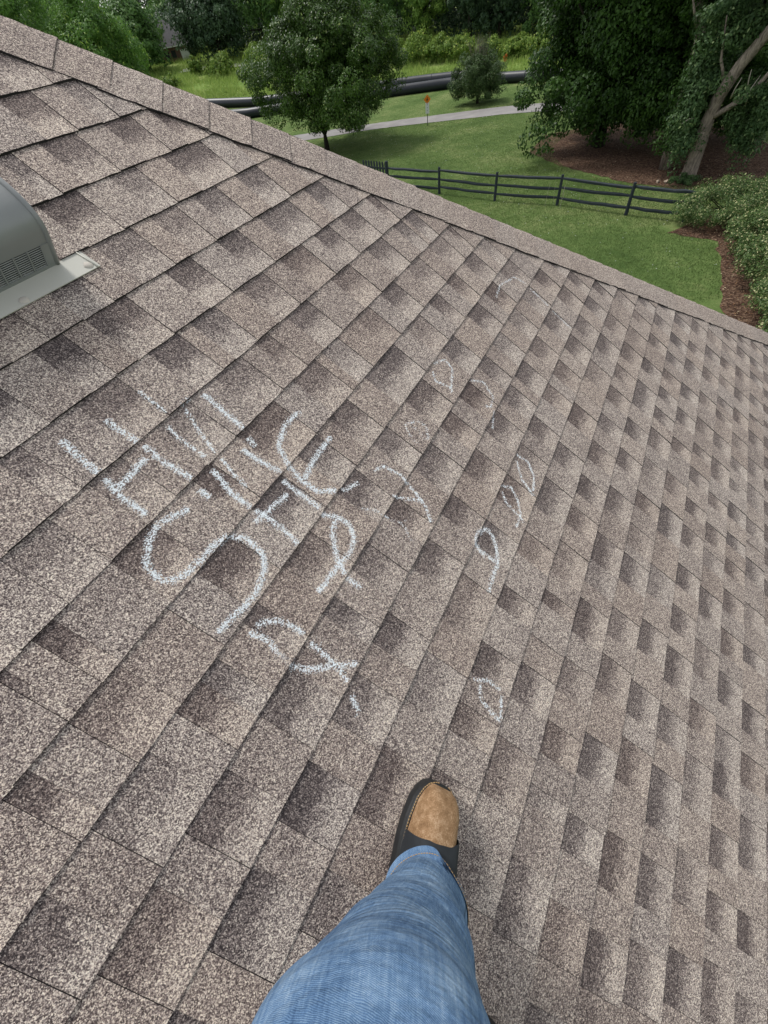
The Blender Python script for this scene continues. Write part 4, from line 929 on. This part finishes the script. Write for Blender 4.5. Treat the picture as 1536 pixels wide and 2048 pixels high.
# hip cap
W1 = (RU - CDn*RU.dot(CDn)).normalized()*-1        # in our face, away from the crest
W2 = (UH - CDn*UH.dot(CDn)).normalized()           # in the neighbour face
W1 = W1 if W1.dot(RU) < 0 else -W1
HX = .132; b = V_RIDGE; Lh = (V_EAVE-V_RIDGE)*CD.length; n = int(Lh/HX)
topc = rp(crest(V_RIDGE), V_RIDGE)
NB = (RN+N2).normalized()
for i in range(n):
    s0 = i*HX-.03; s1 = (i+1)*HX
    jw = sr.uniform(-.004, .004); V = []; UV = []
    rows = 5
    for r_i in range(rows+1):
        t = r_i/rows; s = s0*(1-t)+s1*t
        lift = .0068+.0032*t+sr.uniform(-.0008, .0008)
        c = topc+CDn*s
        wv = sr.uniform(-.0018, .0018); dip = sr.uniform(-.001, .0022)
        prof = [(W1*(.145+jw+wv), RN, dip*1.0), (W1*.075, RN, .001), (W1*.018, RN, .0), (Vector(), NB, -.003), (W2*.018, N2, 0), (W2*.075, N2, .001), (W2*(.145+jw), N2, 0)]
        for (o_, nn, e_) in prof: V.append(c+o_+nn*(lift+e_)); UV.append((s, t))
    m = 7; F = []; mi = []
    for r_i in range(rows):
        for j in range(m-1): F.append((r_i*m+j, r_i*m+j+1, (r_i+1)*m+j+1, (r_i+1)*m+j)[::-1]); mi.append(0)
    # downhill butt and long edges
    def skirt(ids, nn, d):
        for a_, b_ in zip(ids[:-1], ids[1:]):
            k0 = len(V); V.append(V[a_]-nn[a_ % m]*d); V.append(V[b_]-nn[b_ % m]*d); UV.extend([(0, 1), (0, 1)]); F.append((a_, b_, k0+1, k0)); mi.append(1)
    nn = [RN, RN, RN, NB, N2, N2, N2]
    skirt([rows*m+j for j in range(m)], nn, .0036)
    skirt([r_i*m for r_i in range(rows+1)], nn, .0055); skirt([r_i*m+m-1 for r_i in range(rows+1)], nn, .0055)
    me = mesh('hip_cap_shingle', [v-hl for v in V], F); me.materials.append(M['granule']); me.materials.append(M['cut_edge']); me.polygons.foreach_set('material_index', mi)
    T = (min(.75, max(.3, sr.gauss(.51, .05))), sr.uniform(.4, .9), 0.0, 1.0); add_attrs(me, UV, [T]*len(V)); link('hip_cap_shingle', me, None, roof)

# ------------------------------------------------------------------ chalk writing on the shingles
LBL = {"first_h_left": "left upright and crossbar of the chalked H", "first_h_right": "right upright of the chalked H", "second": "faint chalk strokes of the letter after the H",
 "second_b": "chalk stroke sloping beside the top of the second letter", "second_c": "chalk stroke below the second letter", "e_mark": "large curved chalk letter with a slanting bar",
 "t_mark": "chalk T-shaped letter with crossbar", "c_mark": "big round chalk C", "d_mark": "long chalk curve hooking down from the end of the C", "r_mark": "chalk R with a closed bowl",
 "low_mark": "chalk loop lowest of the big letters", "low_dash": "short chalk dash below the lowest letter", "dash": "short chalk dash in a dark slot right of the curved letter",
 "far_arc": "thin chalk arc highest on the roof near the hip", "loop_nine": "chalk figure nine far up the roof", "faint_circle": "faint rubbed chalk circle", "hook": "chalk hook right of the figure nine",
 "big_hook": "long chalk hook in the middle of the writing", "faint_y": "faint chalk squiggle left of the long hook", "smudge": "faint chalk smudge left of the squiggle", "loop_a": "upper loop of the chalk figure eight at the right", "loop_b": "lower loop of the chalk figure eight at the right",
 "loop_c": "chalk loop with a tail, like a nine", "low_loop": "chalk loop nearest the boot"}
crn = np.random.default_rng(77)
for nm, dens, strokes in CHALK:
    V = []; F = []
    for st in strokes:
        pts = [np.array(q) for q in st]
        L = [np.linalg.norm(pts[i+1]-pts[i]) for i in range(len(pts)-1)]; tot = sum(L)
        N = int(tot*13000*dens); wd = .0039 if dens > .84 else .0032 if dens > .75 else .0025
        if nm == 'far_arc': wd = .0026; 
        for _ in range(N):
            t = crn.uniform(0, tot); i = 0
            while i < len(L)-1 and t > L[i]: t -= L[i]; i += 1
            d = (pts[i+1]-pts[i])/L[i]; q = pts[i]+d*t+np.array([-d[1], d[0]])*crn.normal(0, wd)
            q = q + crn.normal(0, .0012, 2)
            # skip by patches so that the line breaks up on the coarse grit
            gx_, gy_ = math.floor((q[0]+.0008*math.sin(q[1]*3000))/.0024), math.floor((q[1]+.0008*math.sin(q[0]*2700))/.0024); hv = math.sin(gx_*127.1+gy_*311.7)*43758.5453
            if hv-math.floor(hv) > .20+.36*dens: continue
            h = top_h(q[0], q[1])+.0007; s = crn.uniform(.0007, .0013); a = crn.uniform(0, 6.28)
            c = rp(q[0], q[1], h)-hl; k0 = len(V); e1 = (RU*math.cos(a)+RV*math.sin(a))*s; e2 = (RV*math.cos(a)-RU*math.sin(a))*s*crn.uniform(.5, 1); up = RN*crn.uniform(-.0004, .0006)
            V += [c-e1, c+e2+up, c+e1, c-e2-up]; F.append((k0, k0+1, k0+2, k0+3))
    o = link('chalk_mark', mesh('chalk_mark', V, F), M['chalk'], roof); o['label'] = LBL[nm]; 

# ------------------------------------------------------------------ roof vent
vn = empty('roof_vent', tuple(rp(-2.52, .30))); tag(vn, 'grey-green metal domed roof vent with louvres on a pale flange', 'vent')
vo = Vector(vn.location)
def rv_(a, b, h): return rp(a, b, h)-vo
VA0, VA1 = -2.72, -2.322
prof = [(.432, .004), (.432, .062), (.431, .088), (.427, .103), (.418, .115), (.404, .125), (.388, .131), (.366, .1355), (.340, .137), (.30, .1365), (.25, .128), (.20, .113), (.14, .09), (.08, .062), (.02, .034), (-.02, .012)]
mb = MB()
V = [rv_(a, b_, h) for a in (VA0, VA1) for (b_, h) in prof]; n = len(prof)
F = [(i, i+1, n+i+1, n+i) for i in range(n-1) if i > 0]
mb.add(V, F)
cover = mb.build('hood', M['vent'], vn, True)
# end caps
mb = MB()
for a in (VA0+.004, VA1-.004):
    V = [rv_(a, b_, h) for b_, h in prof]; mb.add(V, [tuple(range(n))])
mb.build('end_panel', M['vent'], vn)
# rolled rim round the end
mb = MB()
for a in (VA1,):
    mb.tube([rv_(a+.003, b_-.001, h-.0005) for i, (b_, h) in enumerate(prof)], .0062, 8)
    inner = [rv_(a+.0075, b_-.0 if i < 3 else b_, h+.0035) for i, (b_, h) in enumerate(prof)]; outer = [rv_(a-.012, b_+.001, h+.0015) for (b_, h) in prof]
mb.tube([rv_(VA0-.004, b_, h+.002) for (b_, h) in prof], .0045, 6)
mb.build('rim', M['vent'], vn, True)
# front louvre panel: frame + slats in columns, shade inside the hood painted as a near-black screen
mb = MB(); mb.add([rv_(VA0, .418, .0), rv_(VA1, .418, .0), rv_(VA1, .418, .064), rv_(VA0, .418, .064)], [(0, 1, 2, 3)]); mb.build('screen', M['vent_dark'], vn)
mb = MB()
RMAT = Matrix((RU, RV, RN)).transposed()
cols = 11; x0, x1 = VA0+.012, VA1-.020; cw = (x1-x0)/cols
mb.box(rv_((VA0+VA1)/2, .4325, .006), (VA1-VA0, .003, .012), RMAT)
for i in range(cols+1):
    mb.box(rv_(x0+i*cw, .4325, .034), (.0030, .003, .058), RMAT)
mb.box(rv_((x1+VA1)/2+.002, .4322, .034), (VA1-x1, .0028, .058), RMAT)
mb.build('louvre_frame', M['vent'], vn)
for i in range(cols):
    for j in range(10):
        mb = MB(); mb.box(rv_(x0+(i+.5)*cw, .4315, .0135+j*.0050), (cw-.003, .0012, .0017), RMAT); mb.build('slat', M['slat'], vn)
# flange
fl = MB(); fh_ = .0095
F0 = [(-2.78, .36, .0000), (-2.256, .36, .0000), (-2.250, .4845, .0072), (-2.78, .4845, .0072)]
fl.add([rv_(*q) for q in F0]+[rv_(q[0], q[1], q[2]-.0022) for q in F0], [(0, 3, 2, 1), (3, 7, 6, 2), (1, 2, 6, 5)])
fl.build('flange', M['flange'], vn)
hb = MB(); hb.tube([rv_(-2.263, .425, .0045), rv_(-2.258, .4845, .0082)], .0022, 6); hb.build('flange_hem', M['flange'], vn, True)
for (a, b_) in ((-2.447, .4735), (-2.272, .470), (-2.62, .474)):
    m2 = MB(); c = rv_(a, b_, .0072); ring = []
    for k in range(12):
        an = k*math.pi/6; rr2 = .0105*random.uniform(.85, 1.12); ring.append(c+RU*math.cos(an)*rr2+RV*math.sin(an)*rr2*.95)
    tp = [c+(v-c)*.7+RN*.0022 for v in ring]
    m2.add(ring+tp, [tuple(range(12, 24))]+[(k, (k+1) % 12, 12+(k+1) % 12, 12+k) for k in range(12)]); m2.build('nail_seal', M['nail'], vn, True)

# ------------------------------------------------------------------ person (legs)
per = empty('person', tuple(rp(-3.0, 1.93))); po = Vector(per.location)
tag(per, 'person in faded blue jeans standing on the roof with one tan boot forward', 'person')
def loft(rings, n, closed_start=False, closed_end=False):
    V = [v for r in rings for v in r]; F = []
    for i in range(len(rings)-1):
        for j in range(n): F.append((i*n+j, i*n+(j+1) % n, (i+1)*n+(j+1) % n, (i+1)*n+j))
    if closed_start: F.append(tuple(range(n-1, -1, -1)))
    if closed_end: F.append(tuple((len(rings)-1)*n+j for j in range(n)))
    return V, F
def catmull(K, steps):
    K = [np.array(k, float) for k in K]; out = []
    for i in range(len(K)-1):
        a, b_, c, d = K[max(i-1, 0)], K[i], K[i+1], K[min(i+2, len(K)-1)]
        for s in range(steps):
            t = s/steps; out.append(.5*((2*b_)+(-a+c)*t+(2*a-5*b_+4*c-d)*t*t+(-a+3*b_-3*c+d)*t**3))
    out.append(K[-1]); return out
def jeans_leg(K, seed, n=96, steps=16, tilt=None):
    """K rows: x,y,z,rx,ry (world, z relative to the eye)"""
    rr3 = np.random.default_rng(seed); ph = rr3.uniform(0, 6.28, 8); K2 = catmull(K, steps); rings = []; L = 0; uv = []
    for i, k in enumerate(K2):
        c = Vector((k[0], k[1], k[2]+HC)); a = K2[max(i-1, 0)]; d = K2[min(i+1, len(K2)-1)]
        tdir = Vector((d[0]-a[0], d[1]-a[1], d[2]-a[2])).normalized()
        if i: L += math.sqrt(sum((K2[i][q]-K2[i-1][q])**2 for q in range(3)))
        ex = (Vector((1, 0, 0))-tdir*tdir.x).normalized(); ey = tdir.cross(ex).normalized()
        if tilt is not None and i < steps:
            w = 1-i/steps; T = (tilt*w+tdir*(1-w)).normalized(); ex = (Vector((1, 0, 0))-T*T.x).normalized(); ey = T.cross(ex).normalized()
        ring = []
        for j in range(n):
            an = 2*math.pi*j/n; f = 1.0
            wr = .010*math.sin(3*an+L*22+ph[0])+.008*math.sin(2*an-L*31+ph[1])+.006*math.sin(L*70+2*math.sin(an+ph[2])+ph[3])*(0.5+.5*math.sin(an+ph[4]))+.004*math.sin(5*an+L*55+ph[5])
            f += wr*2.3*min(1, .35+L*4)
            ring.append(c+ex*(k[3]*math.cos(an)*f)+ey*(k[4]*math.sin(an)*f)-po); uv.append((an*.095, L))
        rings.append(ring)
    V, F = loft(rings, n); return V, F, uv
b = MB(); UVs = []
KL = [(-.066, -.166, -1.045, .079, .088), (-.070, -.168, -.99, .077, .086), (-.088, -.178, -.90, .093, .087), (-.104, -.190, -.78, .108, .092), (-.115, -.198, -.66, .121, .101), (-.116, -.210, -.585, .126, .106), (-.110, -.262, -.520, .120, .108), (-.075, -.36, -.44, .108, .112), (-.03, -.46, -.34, .118, .118), (.03, -.53, -.20, .135, .125)]
KR = [(.045, -.575, -1.30, .075, .085), (.05, -.575, -1.22, .072, .08), (.07, -.585, -1.0, .078, .082), (.09, -.58, -.78, .088, .088), (.10, -.57, -.62, .095, .095), (.11, -.57, -.45, .108, .105), (.12, -.565, -.2, .125, .12)]
for K, sd_, tl in ((KL, 1, Vector((.12, -.55, .83)).normalized()), (KR, 2, None)):
    V, F, uv = jeans_leg(K, sd_, tilt=tl); b.add(V, F); UVs += uv
me = mesh('jeans', b.V, b.F, True); me.materials.append(M['denim'])
ul = me.uv_layers.new(name='UVMap'); idx = np.zeros(len(me.loops), dtype=np.int32); me.loops.foreach_get('vertex_index', idx); ul.data.foreach_set('uv', np.array(UVs, dtype=np.float32)[idx].reshape(-1))
jeans = link('jeans', me, None, per)
hm = MB()   # stitched hem of the forward leg
nn_ = 96; r0 = [Vector(v) for v in b.V[0:nn_]]; r1 = [Vector(v) for v in b.V[nn_:2*nn_]]; c0 = sum(r0, Vector())/nn_
ring_o = [v+(v-c0).normalized()*.0016 for v in r0]; up_ = [v+(w-v).normalized()*.016+(v-c0).normalized()*.0014 for v, w in zip(r0, r1)]; inn = [v-(v-c0).normalized()*.004 for v in r0]; inn2 = [v+(w-v).normalized()*.03-(v-c0).normalized()*.004 for v, w in zip(r0, r1)]
V, F = loft([inn2, inn, ring_o, up_], nn_); hm.add(V, F); me = mesh('hem', hm.V, hm.F, True); me.materials.append(M['denim'])
ul = me.uv_layers.new(name='UVMap'); idx = np.zeros(len(me.loops), dtype=np.int32); me.loops.foreach_get('vertex_index', idx); ul.data.foreach_set('uv', np.array([(2*math.pi*(k % nn_)/nn_*.095, .01*(k//nn_)) for k in range(len(V))], dtype=np.float32)[idx].reshape(-1))
link('hem', me, None, jeans)
sb_ = MB()
for k in range(nn_):
    a0 = up_[k].lerp(ring_o[k], .2); a1 = up_[(k+1) % nn_].lerp(ring_o[(k+1) % nn_], .2); o_ = (a0-c0).normalized()*.0006; sb_.tube([a0.lerp(a1, .12)+o_, a0.lerp(a1, .8)+o_], .0007, 4)
sb_.build('hem_stitching', M['stitch'], jeans)
hb = MB()   # hips and waistband close the trousers at the top
KH = [(.075, -.545, -.24, .235, .135), (.078, -.55, -.14, .215, .135), (.08, -.555, -.04, .19, .125), (.08, -.555, .02, .185, .12)]
V, F, uv = jeans_leg(KH, 5, 64, 6); hb.add(V, F); me = mesh('jeans_seat', hb.V, hb.F, True); me.materials.append(M['denim']); ul = me.uv_layers.new(name='UVMap'); idx = np.zeros(len(me.loops), dtype=np.int32); me.loops.foreach_get('vertex_index', idx); ul.data.foreach_set('uv', np.array(uv, dtype=np.float32)[idx].reshape(-1))
link('jeans_seat', me, None, per)

def boot(toe_a, toe_b, ax, label=None):
    """ax: unit (a,b) from heel to toe; builds along the roof plane"""
    T = (RU*ax[0]+RV*ax[1]).normalized(); Sd = RN.cross(T).normalized()     # Sd points to the wearer's left
    O = rp(toe_a, toe_b, .008); root = empty('boot', tuple(O-po), parent=per)
    if label: root['label'] = label
    # outline: x from toe (0) back to heel (.305): left and right half-widths
    X = [0, .0025, .009, .022, .044, .085, .12, .16, .20, .24, .27, .292, .303, .306]
    Lw = [.012, .024, .037, .048, .057, .061, .059, .052, .045, .042, .040, .033, .020, .005]
    Rw = [.012, .022, .031, .038, .042, .041, .038, .036, .036, .038, .038, .032, .020, .005]
    def outline(sc, z, dx=0.0):
        P = [T*(-x-dx)+Sd*(w*sc)+RN*z for x, w in zip(X, Lw)]+[T*(-x-dx)-Sd*(w*sc)+RN*z for x, w in zip(X[::-1], Rw[::-1])]
        return P
    n = 2*len(X)
    V, F = loft([outline(1.0, 0), outline(1.04, .006), outline(1.04, .022), outline(1.0, .027)], n, True, True)
    b = MB(); b.add(V, F); sole = b.build('sole', M['rubber'], root, False)
    V, F = loft([outline(1.0, .027), outline(.985, .0315), outline(.90, .033)], n, False, True)
    b = MB(); b.add(V, F); b.build('welt', M['rubber'], root, True)
    P = outline(.955, .0325); 
    for j in range(0, n-1):
        pass
    sb = MB()
    for j in range(n-1):
        d = P[j+1]-P[j]; Ls = d.length; m = max(1, int(Ls/.0055))
        for q in range(m):
            a0 = P[j]+d*((q+.15)/m); a1 = P[j]+d*((q+.8)/m)
            if (a1-a0).length > 1e-4: sb.tube([a0, a1], .0011, 4)
    sb.build('stitching', M['stitch'], sole)
    # upper: rings of the vamp along x
    rings = []; m = 28
    H = [(.008, .012), (.013, .030), (.026, .045), (.045, .057), (.075, .067), (.105, .078), (.135, .092), (.165, .110)]
    for (x, h) in [(.0055, .003)]+H:
        lw = np.interp(x, X, Lw)*.90; rw = np.interp(x, X, Rw)*1.0; ring = []
        for j in range(m):
            t = j/(m-1); an = math.pi*t                      # left -> over -> right
            cw_ = math.cos(an); yy = (lw if cw_ > 0 else rw)*math.copysign(abs(cw_)**.62, cw_); zz = .030+h*(math.sin(an)**.72)
            zz += .0012*math.sin(x*160+t*5)*math.sin(an) if x > .07 else 0
            ring.append(T*(-x)+Sd*yy+RN*zz)
        rings.append(ring)
    V = [v for r_ in rings for v in r_]; F = [(i*m+j, i*m+j+1, (i+1)*m+j+1, (i+1)*m+j) for i in range(len(rings)-1) for j in range(m-1)]
    F.append(tuple(range(m)))
    b = MB(); b.add(V, F); b.build('vamp', M['suede'], root, True)
    # shaft (ankle) in tan, with black elastic gore wrapping the instep
    rings = []; 
    for (x, h, lw, rw, bk) in [(.16, .032, .048, .036, .30), (.165, .07, .044, .038, .297), (.170, .11, .044, .042, .293), (.176, .15, .046, .045, .290), (.178, .175, .047, .046, .289)]:
        cx_ = (x+bk)/2; rx = (bk-x)/2; ring = []
        for j in range(m):
            an = 2*math.pi*j/m; yy = (lw if math.cos(an) > 0 else rw)*math.cos(an); ring.append(T*(-(cx_-rx*math.sin(an)))+Sd*yy+RN*h)
        rings.append(ring)
    V, F = loft(rings, m, False, True); b = MB(); b.add(V, F); b.build('shaft', M['suede'], root, True)
    rings = []
    for (x, top) in [(.088, .1005), (.092, .106), (.125, .122), (.165, .146), (.190, .165)]:
        lw = np.interp(x, X, Lw)*.93+.002; rw = np.interp(x, X, Rw)*1.02+.004; ring = []
        for j in range(m):
            t = j/(m-1); an = math.pi*t; cw_ = math.cos(an); yy = (lw if cw_ > 0 else rw)*math.copysign(abs(cw_)**.6, cw_); zz = .033+(top-.033)*(math.sin(an)**.6)
            ring.append(T*(-x-.014*cw_-.002)+Sd*yy+RN*zz)
        rings.append(ring)
    V = [v for r_ in rings for v in r_]; F = [(i*m+j, i*m+j+1, (i+1)*m+j+1, (i+1)*m+j) for i in range(len(rings)-1) for j in range(m-1)]
    b = MB(); b.add(V, F); b.build('elastic_gore', M['elastic'], root, True)
    # pull-tab edge seam on the left
    sm = MB(); sm.tube([T*(-.128)+Sd*.0555+RN*.066, T*(-.132)+Sd*.051+RN*.092, T*(-.160)+Sd*.046+RN*.102], .0022, 6); sm.build('seam', M['rubber'], root, True)
boot(-2.812, 1.878, (.9972, -.075))
boot(-3.137, 2.172, (.92, -.39))
